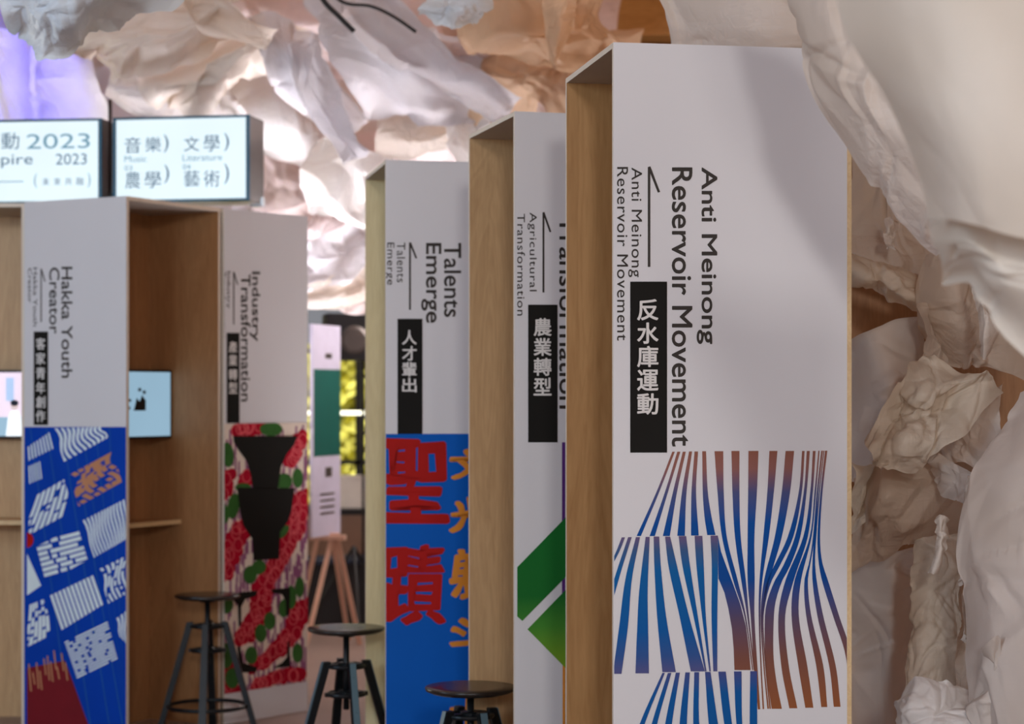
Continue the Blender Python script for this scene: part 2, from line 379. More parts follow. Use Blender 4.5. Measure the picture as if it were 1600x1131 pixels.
# ================================================================== SETTING
def struct(o): o['kind'] = 'structure'; return o
struct(box('floor', (-8, -3, -.1), (6, 17, 0), M['floor'], None, None, 0))
struct(box('ceiling', (-8, -3, 4.3), (6, 17, 4.4), M['ceil'], None, None, 0))
struct(box('wall_left', (-8.1, 2, 0), (-8, 17, 4.3), M['wallp'], None, None, 0))
struct(box('wall_right', (6, -3, 0), (6.1, 17, 4.3), M['wallp'], None, None, 0))
bm = bmesh.new()   # far wall around the garden window
wx0, wx1, wz0, wz1 = -4.2, .6, .62, 2.35
add_box(bm, (-8, 16.5, 0), (wx0, 16.6, 4.3)); add_box(bm, (wx1, 16.5, 0), (6, 16.6, 4.3))
add_box(bm, (wx0, 16.5, 0), (wx1, 16.6, wz0)); add_box(bm, (wx0, 16.5, wz1), (wx1, 16.6, 4.3))
struct(from_bm('wall_back', bm, M['wallp']))
win = struct(empty('window_1', ((wx0+wx1)/2, 16.5, wz0)))
def wbar(n, x0, x1, z0, z1):
    box(n, (x0-(wx0+wx1)/2, -.03, z0-wz0), (x1-(wx0+wx1)/2, .05, z1-wz0), M['dark_frame'], win)
for x in (wx0, -2.75, -1.26, -.1, wx1-.05): wbar('mullion', x, x+.05, wz0, wz1)
for z in (wz0, 1.0, 1.9, wz1-.04): wbar('transom', wx0, wx1, z, z+.035)
gm = bpy.data.materials.new('window_glass'); gm.use_nodes = True
gb = gm.node_tree.nodes['Principled BSDF']; gb.inputs['Transmission Weight'].default_value = 1; gb.inputs['Roughness'].default_value = .02; gb.inputs['IOR'].default_value = 1.02
_n = gm.node_tree.nodes.new('ShaderNodeTexNoise'); _n.inputs['Scale'].default_value = 1
_r = gm.node_tree.nodes.new('ShaderNodeMapRange'); _r.inputs['To Min'].default_value = .01; _r.inputs['To Max'].default_value = .03
gm.node_tree.links.new(_n.outputs['Fac'], _r.inputs['Value']); gm.node_tree.links.new(_r.outputs[0], gb.inputs['Roughness'])
for xa, xb in ((wx0, -2.75), (-2.75, -1.26), (-1.26, -.1), (-.1, wx1)):
    box('pane', (xa+.05-(wx0+wx1)/2, .0, .02), (xb-(wx0+wx1)/2, .006, wz1-wz0-.02), gm, win, None, 0)
lawn = struct(box('ground', (-20, 17, -.12), (16, 60, -.02), M['grass'], None, None, 0))
# a rough brown partition behind the paper on the right
struct(box('wall_partition', (.93, 6.55, 0), (3.6, 6.62, 3.0), PLY[3], None, None, .002))
# ceiling beams
for i, y in enumerate((4.5, 8.0, 11.0, 14.0)):
    b = box('ceiling_beam', (-8, y, 4.02), (6, y+.3, 4.3), M['beam'], None, None, .01); struct(b)

def hedge(name, x0, x1, y, h, n, label, seed):
    rg = random.Random(seed); bm = bmesh.new()
    for i in range(n):
        c = Vector((rg.uniform(x0, x1), y+rg.uniform(-.35, .35), h*rg.random()**.7)); s = rg.uniform(.07, .16)
        u = Vector((rg.uniform(-1, 1), rg.uniform(-1, 1), rg.uniform(-1, 1))).normalized(); v = u.orthogonal().normalized()
        bm.faces.new([bm.verts.new(c+u*s), bm.verts.new(c+v*s*.5), bm.verts.new(c-u*s), bm.verts.new(c-v*s*.5)])
    return tag(from_bm(name, bm, M['green']), label, 'hedge', kind='stuff')
hedge('hedge', -9, 4, 27.0, 2.2, 16000, 'yellow green leafy hedge seen through the far window', 3)

# ================================================================== BOOTHS
# --- booth 1, nearest
b1 = Booth((.254, 5.13), 10.0, .612, .6, 'nearest and tallest-looking booth, blue and brown wavy stripes on its white side', PLY[0], back_out=True, T=.014)
b1.text_down('Anti Meinong', 1089, 1120, 262, 537, bold=.010, name='title_lettering')
b1.text_down('Reservoir Movement', 1050, 1081, 262, 697, bold=.010, name='title_lettering')
b1.text_down('Anti Meinong', 981.5, 1003, 262, 433, bold=.002, space=1.08, name='small_lettering')
b1.text_down('Reservoir Movement', 964, 981, 261, 532, bold=.002, space=1.08, name='small_lettering')
b1.arrow(1014, 261, 417, 15.5, 40, 4)
b1.label_box(984.5, 1042, 440, 707, '反水庫運動', 1011.8, (484, 520.5, 557, 594, 631), 32, 32)

def Z1(x, y): return 940+x/2.565, 690+y/2.565
def cr(keys, y):
    ys = [k[0] for k in keys]
    out = []
    for j in (1, 2):
        v = [k[j] for k in keys]
        i = max(0, min(len(ys)-2, sum(1 for q in ys if q <= y)-1))
        t = (y-ys[i])/(ys[i+1]-ys[i])
        m0 = (v[i+1]-v[i-1])/(ys[i+1]-ys[i-1])*(ys[i+1]-ys[i]) if i > 0 else v[i+1]-v[i]
        m1 = (v[i+2]-v[i])/(ys[i+2]-ys[i])*(ys[i+1]-ys[i]) if i+2 < len(ys) else v[i+1]-v[i]
        out.append((2*t**3-3*t*t+1)*v[i]+(t**3-2*t*t+t)*m0+(-2*t**3+3*t*t)*v[i+1]+(t**3-t*t)*m1)
    return out
def stripe(keys, n=36):
    V, Fc = [], []
    y0, y1 = keys[0][0], keys[-1][0]
    for i in range(n+1):
        y = y0+(y1-y0)*i/n; l, r = cr(keys, y)
        l = min(max(l, 50), 986); r = min(max(r, 50), 986)
        V += [Z1(l, y), Z1(r, y)]
    for i in range(n): Fc.append((2*i, 2*i+1, 2*i+3, 2*i+2))
    return V, Fc
SA = [
 [(40, 283, 293), (200, 220, 231), (378, 140, 157)], [(40, 303, 315), (200, 254, 266), (378, 192, 213)],
 [(40, 325, 337), (200, 286, 302), (378, 245, 273)], [(39, 350, 362), (200, 322, 340), (377, 303, 333)],
 [(39, 372, 386), (200, 360, 378), (376, 358, 389)], [(38, 403, 418), (200, 405, 425), (300, 412, 440), (374, 423, 456)],
 [(38, 452, 487), (200, 464, 489), (380, 482, 501), (560, 528, 546), (700, 572, 578), (915, 603, 607)],
 [(37, 520, 552), (200, 524, 552), (380, 534, 557), (560, 560, 578), (700, 583, 590), (915, 609, 614)],
 [(37, 588, 628), (200, 587, 622), (380, 585, 612), (560, 585, 613), (700, 597, 612), (915, 611, 625), (1072, 626, 635)],
 [(37, 672, 704), (200, 664, 690), (380, 648, 670), (560, 632, 643), (700, 629, 636), (900, 636, 641), (1071, 645, 651)],
 [(37, 737, 771), (200, 722, 755), (380, 694, 722), (560, 650, 671), (700, 637, 645), (900, 648, 653), (1070, 664, 670)],
 [(37, 803, 813), (200, 790, 802), (380, 746, 768), (500, 690, 712), (560, 662, 680), (640, 647, 657), (720, 643, 648), (900, 655, 660), (1070, 672, 678)],
 [(37, 822, 834), (200, 810, 821), (380, 775, 796), (500, 726, 754), (560, 692, 722), (640, 663, 697), (700, 654, 690), (850, 655, 688), (960, 665, 700), (1070, 681, 722)],
 [(37, 846, 857), (200, 836, 846), (380, 808, 826), (560, 735, 768), (700, 708, 735), (900, 720, 750), (1068, 752, 784)],
 [(36, 868, 873), (200, 853, 859), (380, 834, 841), (560, 772, 798), (700, 761, 790), (900, 788, 824), (1066, 816, 848)],
 [(36, 880, 886), (200, 862, 868), (380, 847, 854), (480, 832, 838), (560, 812, 826), (700, 820, 840), (900, 860, 888), (1063, 880, 904)],
 [(36, 888, 892), (200, 870, 874), (380, 852, 860), (480, 845, 855), (560, 845, 862), (700, 865, 888), (900, 912, 938), (1062, 930, 957)],
 [(36, 895, 904), (200, 877, 885), (380, 865, 875), (480, 869, 883), (560, 884, 908), (700, 928, 952), (850, 976, 1000), (1000, 990, 1010)],
]
z_hi = b1.loc(1150, 704)[1]; z_lo = b1.loc(1150, 1108)[1]
g1 = ramp_print('stripe_print_brown_blue', [(0, (150, 90, 54)), (.2, (124, 80, 70)), (.35, (90, 76, 104)), (.5, (4, 72, 150)), (.72, (0, 76, 156)), (.84, (78, 84, 130)), (.93, (146, 98, 92)), (1, (146, 94, 78))], z_lo, z_hi)
for k in SA: b1.put('stripe', [stripe(k)], g1, 1)
V = [(466, 380), (478, 440), (500, 500), (530, 580), (555, 650), (578, 740), (590, 830), (597, 915), (532, 915), (529, 830), (522, 750), (508, 670), (492, 605), (468, 548)]
b1.poly('stripe', [Z1(*p) for p in V], g1, 1)
g2 = ramp_print('stripe_print_middle', [(0, (86, 88, 140)), (.12, (50, 86, 150)), (.3, (6, 90, 164)), (.75, (6, 96, 164)), (.9, (60, 92, 140)), (1, (106, 90, 130))], b1.loc(1050, 1050)[1], b1.loc(1050, 838)[1])
SB = [[(383, 80, 93), (430, 62, 75), (480, 40, 50)], [(382, 106, 120), (500, 66, 83), (615, 30, 50)],
 [(382, 137, 153), (550, 95, 121), (740, 70, 105), (930, 45, 79)], [(381, 176, 192), (600, 150, 184), (750, 142, 186), (928, 135, 189)],
 [(380, 208, 230), (500, 211, 237), (700, 222, 258), (923, 243, 297)], [(380, 254, 274), (500, 268, 302), (700, 312, 350), (920, 357, 413)],
 [(378, 308, 338), (500, 324, 354), (700, 368, 385), (920, 414, 420)], [(377, 340, 344), (600, 372, 378), (800, 405, 410), (920, 424, 428)],
 [(377, 372, 403), (500, 380, 409), (700, 402, 417), (920, 431, 437)], [(376, 436, 465), (500, 441, 466), (700, 440, 463), (920, 447, 463)]]
for k in SB[:7]+SB[8:]: b1.put('stripe', [stripe(k)], g2, 2)
g3 = ramp_print('stripe_print_lower', [(0, (6, 88, 160)), (.6, (6, 88, 160)), (1, (70, 80, 140))], b1.loc(1100, 1131)[1], b1.loc(1100, 1050)[1])
SD = [[(926, 243, 253), (1131, 152, 172), (1400, 60, 90)], [(926, 265, 279), (1131, 200, 222), (1400, 130, 165)], [(925, 297, 313), (1131, 254, 281), (1400, 215, 250)],
 [(924, 335, 353), (1131, 312, 341), (1400, 300, 340)], [(923, 371, 390), (1131, 367, 391), (1400, 380, 425)], [(922, 414, 436), (1131, 429, 466), (1400, 465, 510)],
 [(921, 467, 497), (1131, 491, 522), (1400, 540, 560)], [(920, 530, 560), (1131, 540, 563), (1400, 575, 585)], [(919, 595, 622), (1131, 593, 623), (1400, 596, 622)]]
for k in SD: b1.put('stripe', [stripe(k)], g3, 2)

# --- booth 2
b2 = Booth((.0079, 6.375), 15.0, .612, .6, 'second booth from the right, green diamond graphic on its narrow white side', PLY[1], T=.014)
b2.text_down('Agricultural', 824, 838.5, 332, 455, bold=.002, space=1.1, name='small_lettering')
b2.text_down('Transformation', 808, 820, 334, 493, bold=.002, space=1.1, name='small_lettering')
b2.arrow(849, 332, 457, 11, 31, 3)
b2.text_down('Agricultural', 901, 924, 338, 575, bold=.010, name='title_lettering')
b2.text_down('Transformation', 874, 899, 338, 638, bold=.010, name='title_lettering')
b2.label_box(825, 871, 476, 691, '農業轉型', 847.5, (511, 542, 573, 604), 27, 27)
gg = ramp_print('green_print', [(0, (130, 170, 40)), (.3, (70, 140, 50)), (.5, (26, 110, 44)), (1, (22, 112, 46))], b2.loc(870, 1050)[1], b2.loc(870, 810)[1])
b2.poly('green_shape', [(808, 886), (882, 810), (1000, 690), (1000, 790), (882, 903), (816, 970), (808, 963)], gg, 2)
b2.poly('green_shape', [(824, 983), (880, 925), (990, 815), (1000, 920), (940, 1095), (880, 1040)], gg, 2)
b2.poly('purple_bar', [(878, 691), (883, 691), (883, 930), (878, 930)], M['purple'], 1)
b2.poly('orange_bar', [(879, 1036), (883, 1036), (883, 1200), (879, 1200)], M['orange'], 1)

# --- booth 3
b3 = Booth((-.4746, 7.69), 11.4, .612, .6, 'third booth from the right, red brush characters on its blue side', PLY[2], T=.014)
b3.text_down('Talents', 694, 720, 380, 495, bold=.010, name='title_lettering')
b3.text_down('Emerge', 658.5, 689, 380, 504, bold=.010, name='title_lettering')
b3.text_down('Talents', 620, 633, 379, 441, bold=.002, space=1.1, name='small_lettering')
b3.text_down('Emerge', 601.5, 616, 379, 445, bold=.002, space=1.1, name='small_lettering')
b3.arrow(640.5, 379, 484, 10, 25, 3)
b3.label_box(621, 660, 498, 678, '人才輩出', 639.5, (527, 552, 577, 601.5), 22, 22)
b3.poly('blue_field', [(590, 678), (900, 677), (900, 1200), (590, 1200)], M['blue'], 1)
b3.put('brush_character', brush('聖', 600, 696, 690, 816, 4.4, 1), M['red'], 3)
b3.put('brush_character', brush('蹟', 597, 692, 852, 976, 3.1, 2), M['red'], 3)
for ch, y0, y1 in (('文', 706, 748), ('光', 781, 830), ('射', 860, 936), ('斗', 964, 1020), ('山', 1092, 1150)):
    b3.put('orange_character', brush(ch, 705, 762, y0, y1, 2.6, y0), M['orange'], 3)

# --- booth 4 (left, pattern side)
b4 = Booth((-1.71, 9.08), 150.6, .60, .68, 'left booth with a blue patchwork graphic side, opening to the right', PLY[3], sgn=-1, T=.018, back_at=.43, shelf=(.22, .412, .955))
b4.text_down('Hakka Youth', 96.5, 113, 417, 590, bold=.010, name='title_lettering')
b4.text_down('Creator', 77.5, 93, 418, 521, bold=.010, name='title_lettering')
b4.text_down('Hakka Youth', 52, 58.5, 418, 510, bold=.002, name='small_lettering')
b4.text_down('Creator', 44, 50, 419, 473, bold=.002, name='small_lettering')
b4.arrow(64.5, 420, 503, 6, 20, 1.8)
b4.label_box(53, 75.5, 518, 664, '客家青年創作', 64, (537, 560, 583, 606, 628, 650), 14, 18)
b4.poly('blue_field', [(30, 667), (200, 667), (200, 1300), (30, 1300)], M['cobalt'], 1)
def Z4(x, y): return x/2.35, 650+y/2.35
def bil(q, s, t):
    a, b, c, d = q
    x = (a[0]*(1-s)+b[0]*s)*(1-t)+(d[0]*(1-s)+c[0]*s)*t
    y = (a[1]*(1-s)+b[1]*s)*(1-t)+(d[1]*(1-s)+c[1]*s)*t
    return x, y
def patch(q, n, vertical=True, fill=.55, wob=0, breaks=0, m='sky', lay=2, skew=0):
    polys = []
    for i in range(n):
        segs = [(0, 1)]
        if breaks:
            cuts = sorted([0]+[rnd.uniform(.1, .9) for _ in range(breaks)]+[1]); segs = [(a+.03, b-.03) for a, b in zip(cuts, cuts[1:]) if b-a > .12]
        for a, b in segs:
            V = []; K = 7
            for k in range(K):
                t = a+(b-a)*k/(K-1); w = wob*math.sin(t*6+i*.4); c = (i+.5)/n+w+skew*(t-.5)
                for sgn in (-1, 1):
                    s = min(1, max(0, c+sgn*fill/2/n)); V.append(Z4(*(bil(q, s, t) if vertical else bil(q, t, s))))
            polys.append((V, [(2*k, 2*k+1, 2*k+3, 2*k+2) for k in range(K-1)]))
    b4.put('pattern_patch', polys, M[m], lay)
patch([(100, 115), (185, 58), (200, 118), (103, 165)], 8, fill=.5)
patch([(103, 185), (150, 165), (158, 228), (106, 250)], 5, fill=.5)
patch([(197, 45), (380, 40), (400, 78), (235, 168)], 10, wob=.05, fill=.6)
patch([(255, 212), (415, 125), (450, 245), (290, 335)], 9, wob=.12, breaks=4, m='tan', fill=.95)
patch([(103, 305), (235, 228), (272, 350), (108, 440)], 7, breaks=2, fill=.7, skew=-.5)
patch([(302, 385), (465, 302), (468, 450), (345, 520)], 13, wob=.03, fill=.6)
patch([(130, 482), (290, 400), (328, 525), (165, 615)], 7, vertical=False, breaks=2, fill=.72, skew=.3)
b4.poly('pattern_patch', [Z4(100, 505), Z4(152, 622), Z4(100, 658)], M['sky'], 2)
patch([(360, 560), (465, 508), (468, 655), (400, 692)], 6, breaks=3, wob=.1, fill=.6)
patch([(100, 692), (160, 668), (202, 800), (103, 852)], 6, breaks=4, fill=.85, skew=-.3)
patch([(182, 660), (345, 583), (382, 690), (225, 787)], 11, fill=.68)
patch([(232, 830), (400, 750), (438, 890), (280, 967)], 14, vertical=False, breaks=2, fill=.6)
patch([(425, 745), (466, 715), (466, 835), (440, 810)], 3, wob=.1, fill=.6)
b4.poly('red_field', [Z4(100, 925), Z4(240, 898), Z4(325, 1131), Z4(420, 1400), Z4(100, 1400)], M['darkred'], 2)
b4.poly('red_disc', [Z4(100+25*math.sin(a*math.pi/8), 455-28*math.cos(a*math.pi/8)) for a in range(9)], M['red'], 4)
b4.put('drips', [([Z4(105+x, y0), Z4(110+x, y0), Z4(118+x, y1), Z4(113+x, y1)], [(0, 1, 2, 3)]) for x, y0, y1 in
    ((0, 910, 1010), (14, 940, 985), (28, 905, 1000), (40, 935, 1005), (55, 890, 950), (68, 880, 970), (80, 900, 975), (92, 860, 930), (104, 920, 965), (120, 870, 935), (134, 905, 970))], M['tan'], 4)
b4.put('thin_lines', [([Z4(x, 40), Z4(x+2.2, 40), Z4(x+150+k*14, 1131), Z4(x+147+k*14, 1131)], [(0, 1, 2, 3)]) for k, x in enumerate((110, 170, 225, 260, 300, 350, 400))], M['teal_line'], 1.6)

# --- booth 5 (berry print)
b5 = Booth((-1.362, 9.685), 51.0, .56, .55, 'booth with red berry and green leaf print beneath dusky pink side', PLY[3], T=.016)
b5.text_down('Industry', 390, 406, 425, 533, bold=.010, name='title_lettering')
b5.text_down('Transformation', 376.5, 391, 429, 627, bold=.010, name='title_lettering')
b5.text_down('Industry', 353, 360, 424, 482, bold=.002, name='small_lettering')
b5.text_down('Transformation', 347, 352.5, 424, 530, bold=.002, name='small_lettering')
b5.arrow(365, 425, 507, 6, 20, 1.8)
b5.label_box(354, 374, 520, 661, '產業轉型', 363.5, (542, 563, 585, 606), 13, 17)
zt = b5.loc(345, 662)[1]; zb = b5.loc(345, 1085)[1]
b5.put('berry_field', [([b5_ for b5_ in ((330, 640), (490, 640), (490, 1131), (330, 1131))], [(0, 1, 2, 3)])], M['cream'], 1, zmin=zb, zmax=zt)
def Z5(x, y): return 340+x/2.35, 650+y/2.35
def disc(x, y, rx, ry, rot=0, n=16):
    V = []
    for k in range(n):
        a = 2*math.pi*k/n; c, s = rx*math.cos(a), ry*math.sin(a)
        V.append(Z5(x+c*math.cos(rot)-s*math.sin(rot), y+c*math.sin(rot)+s*math.cos(rot)))
    return V, [tuple(range(n))]
st, rims, reds = [], [], []
rg = random.Random(9)
bands = [([(300, 300), (285, 400), (240, 500), (170, 610), (150, 720), (90, 830)], 36), ([(310, 690), (270, 800), (210, 870), (130, 925)], 34), ([(150, 985), (230, 950), (310, 950)], 30),
         ([(95, 400), (60, 470), (30, 550), (10, 610)], 40), ([(30, 215), (22, 300)], 26), ([(100, 228), (112, 250)], 16), ([(80, 45), (165, 48)], 26), ([(300, 80), (264, 180)], 26),
         ([(15, 930), (40, 1010), (90, 1040)], 34), ([(300, 1030), (180, 1060)], 20)]
near = []
for pl, hw in bands:
    for a, b in zip(pl, pl[1:]):
        n = max(2, int(math.dist(a, b)/15))
        for k in range(n):
            t = k/n
            for side in (-1, 0, 1):
                x = a[0]+(b[0]-a[0])*t+side*hw*.62+rg.uniform(-6, 6); y = a[1]+(b[1]-a[1])*t-side*hw*.25+rg.uniform(-6, 6)
                near.append((x, y)); reds.append(disc(x, y, 19, 22, n=12))
                if rg.random() < .3: rims.append((x, y))
for i in range(520):
    x, y = rg.uniform(5, 325), rg.uniform(30, 1060); h = rg.uniform(35, 75)
    st.append(([Z5(x, y), Z5(x+7, y-3), Z5(x+7, y+h-3), Z5(x, y+h)], [(0, 1, 2, 3)]))
def ring(x, y, rx, ry, w=3.2, n=18):
    V = []
    for k in range(n):
        a = 2*math.pi*k/n
        V += [Z5(x+rx*math.cos(a), y+ry*math.sin(a)), Z5(x+(rx-w)*math.cos(a), y+(ry-w)*math.sin(a))]
    return V, [(2*k, 2*k+1, (2*k+3) % (2*n), (2*k+2) % (2*n)) for k in range(n)]
rims = [ring(x, y, 18, 25) for x, y in rims]
b5_p = b5.put('streaks', st, M['mauve'], 1.4, zmin=zb, zmax=zt)
b5_p['kind'] = 'stuff'
b5_p = b5.put('berry_rims', rims, M['berry_rim'], 3, zmin=zb, zmax=zt)
b5_p['kind'] = 'stuff'
b5_p = b5.put('berries', reds, M['berry'], 2.2, zmin=zb, zmax=zt)
b5_p['kind'] = 'stuff'
b5.put('leaves', [disc(x, y, rx, ry, r) for x, y, rx, ry, r in (
    (35, 142, 24, 46, -.1), (57, 330, 22, 48, .15), (22, 360, 20, 36, 0), (118, 582, 25, 34, .1), (150, 555, 26, 28, .9), (190, 752, 22, 33, 0),
    (157, 797, 22, 34, 0), (122, 878, 23, 33, 0), (268, 665, 20, 44, 0), (300, 628, 17, 38, 0), (242, 705, 20, 34, .1), (293, 228, 20, 36, 0), (243, 240, 30, 30, 0),
    (195, 48, 42, 26, 0), (30, 880, 26, 48, 0), (52, 962, 26, 38, 0), (292, 870, 20, 36, 0), (30, 690, 26, 36, 0), (92, 262, 30, 16, 0), (240, 425, 30, 14, -.9))], M['leaf'], 3.9, zmin=zb, zmax=zt)
def sil(pts): b5.poly('black_silhouette', [Z5(*p) for p in pts], M['ink_dark'], 4.9)
sil([(55, 73), (292, 73), (280, 105), (252, 140), (232, 185), (220, 268), (128, 270), (120, 215), (105, 165), (75, 125), (58, 95)])
sil([(70, 262), (282, 264), (270, 345), (258, 385), (228, 425), (224, 524), (130, 530), (125, 450), (92, 400), (80, 350)])
sil([(0, 655), (145, 640), (140, 660), (100, 672), (85, 700), (85, 770), (75, 770), (72, 690)])
sil([(195, 635), (265, 630), (262, 730), (250, 735), (248, 680), (235, 655), (200, 650)])
sil([(80, 840), (92, 905), (145, 922), (140, 940), (82, 942), (70, 850)])
sil([(262, 825), (266, 920), (200, 925), (235, 905), (252, 885), (255, 830)])

# --- booth 6, far left, opening to the viewer
b6 = Booth((-2.238, 9.42), 90.0, .52, .8, 'leftmost booth cut by the frame, bare plywood with a screen showing figures', PLY[1], sgn=1, T=.018, shelf=(.25, .50, .955))

# ------------------------------------------------------------------ wall screens
def screen(root_b, x, y0, y1, z0, z1, label, left, md=.085):
    a = root_b.a; ox, oy = root_b.O; g = root_b.sgn
    yc = (y0+y1)/2*g
    wx = ox+x*math.cos(a)-yc*math.sin(a); wy = oy+x*math.sin(a)+yc*math.cos(a)
    r = empty('wall_screen', (wx, wy, z0), a, label, 'screen')
    w = (y1-y0)/2; h = z1-z0
    box('casing', (0, -w, 0), (.03, w, h), M['tv'], r, None, .006)
    box('screen_face', (-.0015, -w+.012, .012), (.001, w-.012, h-.012), M['glow2'], r, None, 0)
    box('wall_mount', (.03, -.08, h*.3), (md, .08, h*.7), M['tv'], r, None, .003)
    def ph(pts, m, lay=1):
        me = bpy.data.meshes.new('picture'); me.from_pydata([(-.0015-.0006*lay, (v[0]*2-1)*(w-.012)*(-1 if g > 0 else 1)*-1, .012+v[1]*(h-.024)) for v in pts], [], [tuple(range(len(pts)))])
        link('picture', me, m, r)
    return r, ph
tvpink = emis('screen_pink', (222, 190, 214), .8); tvblue = emis('screen_blue', (90, 150, 210), .8); tvwhite = emis('screen_white', (232, 240, 246), .9); tvskin = emis('screen_skin', (206, 160, 150), .6)
r, ph = screen(b4, .275, .083, .658, 1.352, 1.678, 'wall screen showing a small black mountain mark on pale blue', False, .137)
def tvp(poly): return poly
# mark near the middle of the screen
dx = .05
for q in ([(.46, .40), (.62, .40), (.62, .56), (.57, .64), (.54, .54), (.50, .60), (.48, .48)], [(.52, .70), (.56, .70), (.56, .75), (.52, .75)], [(.58, .66), (.62, .66), (.62, .71), (.58, .71)],
          [(.34, .54), (.43, .54), (.43, .58), (.34, .58)], [(.34, .42), (.42, .42), (.42, .46), (.34, .46)]): ph([(a+dx, b) for a, b in q], M['tv'])
r, ph = screen(b6, .415, .03, .61, 1.349, 1.678, 'wall screen showing seated figures before tall windows', True)
ph([(.0, .3), (.0, 1), (1, 1), (1, .3)], tvpink)
for xx in (.06, .2, .34, .48, .62, .76, .9): ph([(xx, .55), (xx, .92), (xx+.07, .92), (xx+.07, .55)], tvblue, 2)
for xx in (.12, .36, .6, .84):
    ph([(xx, .0), (xx+.02, .3), (xx+.05, .4), (xx+.1, .4), (xx+.13, .3), (xx+.15, .0)], tvwhite, 3)
    ph([(xx+.075+.035*math.cos(t*math.pi/5), .47+.07*math.sin(t*math.pi/5)) for t in range(10)], tvskin, 4)
    ph([(xx+.075+.037*math.cos(t*math.pi/5), .52+.05*math.sin(t*math.pi/5)) for t in range(10)], M['navy'], 5)

# ------------------------------------------------------------------ light box signs
def lightbox(x0, D, w, h, zb, dep, rot, label, texts):
    p = at(x0, HY, D)
    r = empty('light_box_sign', (p.x, p.y, zb), math.radians(rot), label, 'light box', 'hanging light box signs')
    t = .018
    bm = bmesh.new()
    add_box(bm, (0, .012, 0), (w, dep, h), None, .004)
    from_bm('housing', bm, M['housing'], r)
    bm = bmesh.new()
    add_box(bm, (0, 0, 0), (t, .014, h)); add_box(bm, (w-t, 0, 0), (w, .014, h)); add_box(bm, (t, 0, 0), (w-t, .014, t*.7)); add_box(bm, (t, 0, h-t*.7), (w-t, .014, h))
    from_bm('frame', bm, M['frame_blue'], r)
    box('lit_face', (t, .004, t*.7), (w-t, .0125, h-t*.7), M['glow'], r, None, 0)
    box('corner_bracket', (w-.06, dep-.05, -.012), (w+.006, dep+.004, .04), M['chrome'], r, None, .006)
    box('corner_bracket', (-.006, dep-.05, -.012), (.06, dep+.004, .04), M['chrome'], r, None, .006)
    for s, u0, u1, v0, v1, m in texts:      # fractions of the face, v from the top
        if s == '|':
            vs, fs = np.array([(0, 0), (1, 0), (1, 1), (0, 1)]), [(0, 1, 2, 3)]
        else: vs, fs = text_geo(s, .002, 1.0)
        me = bpy.data.meshes.new('lettering'); me.from_pydata([((u0+(u1-u0)*v[0])*w, .0034, (1-(v1+(v0-v1)*v[1]))*h) for v in vs], [], fs)
        link('lettering', me, m, r)
    bm = bmesh.new()
    return r
I, Pp, Ft = M['sign_ink'], M['sign_pale'], M['sign_faint']
def fr(x0, x1, y0, y1, L, R, Tp, B): return (x0-L)/(R-L), (x1-L)/(R-L), (y0-Tp)/(B-Tp), (y1-Tp)/(B-Tp)
tR = []
for s, a in (('音', (195, 222, 214, 239)), ('樂', (229, 255, 214, 238)), (')', (259, 267, 211, 239)), ('文', (292, 317, 215, 238)), ('學', (324, 350, 213, 239)), (')', (357, 365, 211, 239)),
             ('農', (196, 221, 268, 294)), ('學', (228, 255, 268, 294)), (')', (260, 268, 258, 287)), ('藝', (292, 318, 268, 293)), ('術', (324, 350, 268, 294)), (')', (357, 365, 258, 290))):
    tR.append((s,)+fr(*a, 176, 398, 183, 316)+(I,))
for s, a in (('Music', (195, 231, 243, 253)), ('Literature', (290, 354, 243, 253)), ('03', (195, 208, 258, 266)), ('04', (290, 303, 258, 266))):
    tR.append((s,)+fr(*a, 176, 398, 183, 316)+(Pp,))
tL = []
for s, a, m in (('動', (4, 33, 207, 233), I), ('2023', (45, 147, 210, 233), Pp), ('Inspire', (-34, 55, 240, 262), I), ('2023', (92, 142, 241, 258), I), ('|', (-60, 40, 282.5, 284), Pp),
                ('(', (57, 62, 271, 294), Pp), ('未', (70, 82, 278, 290), I), ('來', (89, 100, 278, 290), I), ('共', (107, 118, 278, 290), I), ('融', (125, 137, 278, 290), I), (')', (143, 148, 271, 294), Pp), ('啟', (-36, -8, 207, 233), I)):
    tL.append((s,)+fr(*a, -60, 166, 187, 318)+(m,))
Dn = 10.35
lightbox(176, Dn+.06, 0.722, .432, 2.535, .25, -10, 'glowing light box with four subject names, at right of the pair', tR)
lightbox(-60, Dn+.16, .742, .432, 2.535, .25, -7, 'glowing light box reading 2023, left of the pair', tL)
for i, (px, dD, lab) in enumerate(((172, .2, 'thin dark rod rising between the two light boxes'), (407, .15, 'thin dark rod above the right end of the light boxes'))):
    bm = bmesh.new(); a = at(px, 186, Dn+dD)
    if i == 1: continue
    tube(bm, [(a.x, a.y, 2.58), (a.x, a.y, 3.08)], .009, 8)
    add_box(bm, (a.x-.03, a.y-.03, 2.55), (a.x+.03, a.y+.03, 2.6), None, .004)
    tag(from_bm('hanging_rod', bm, M['rod'], None), lab, 'rod')

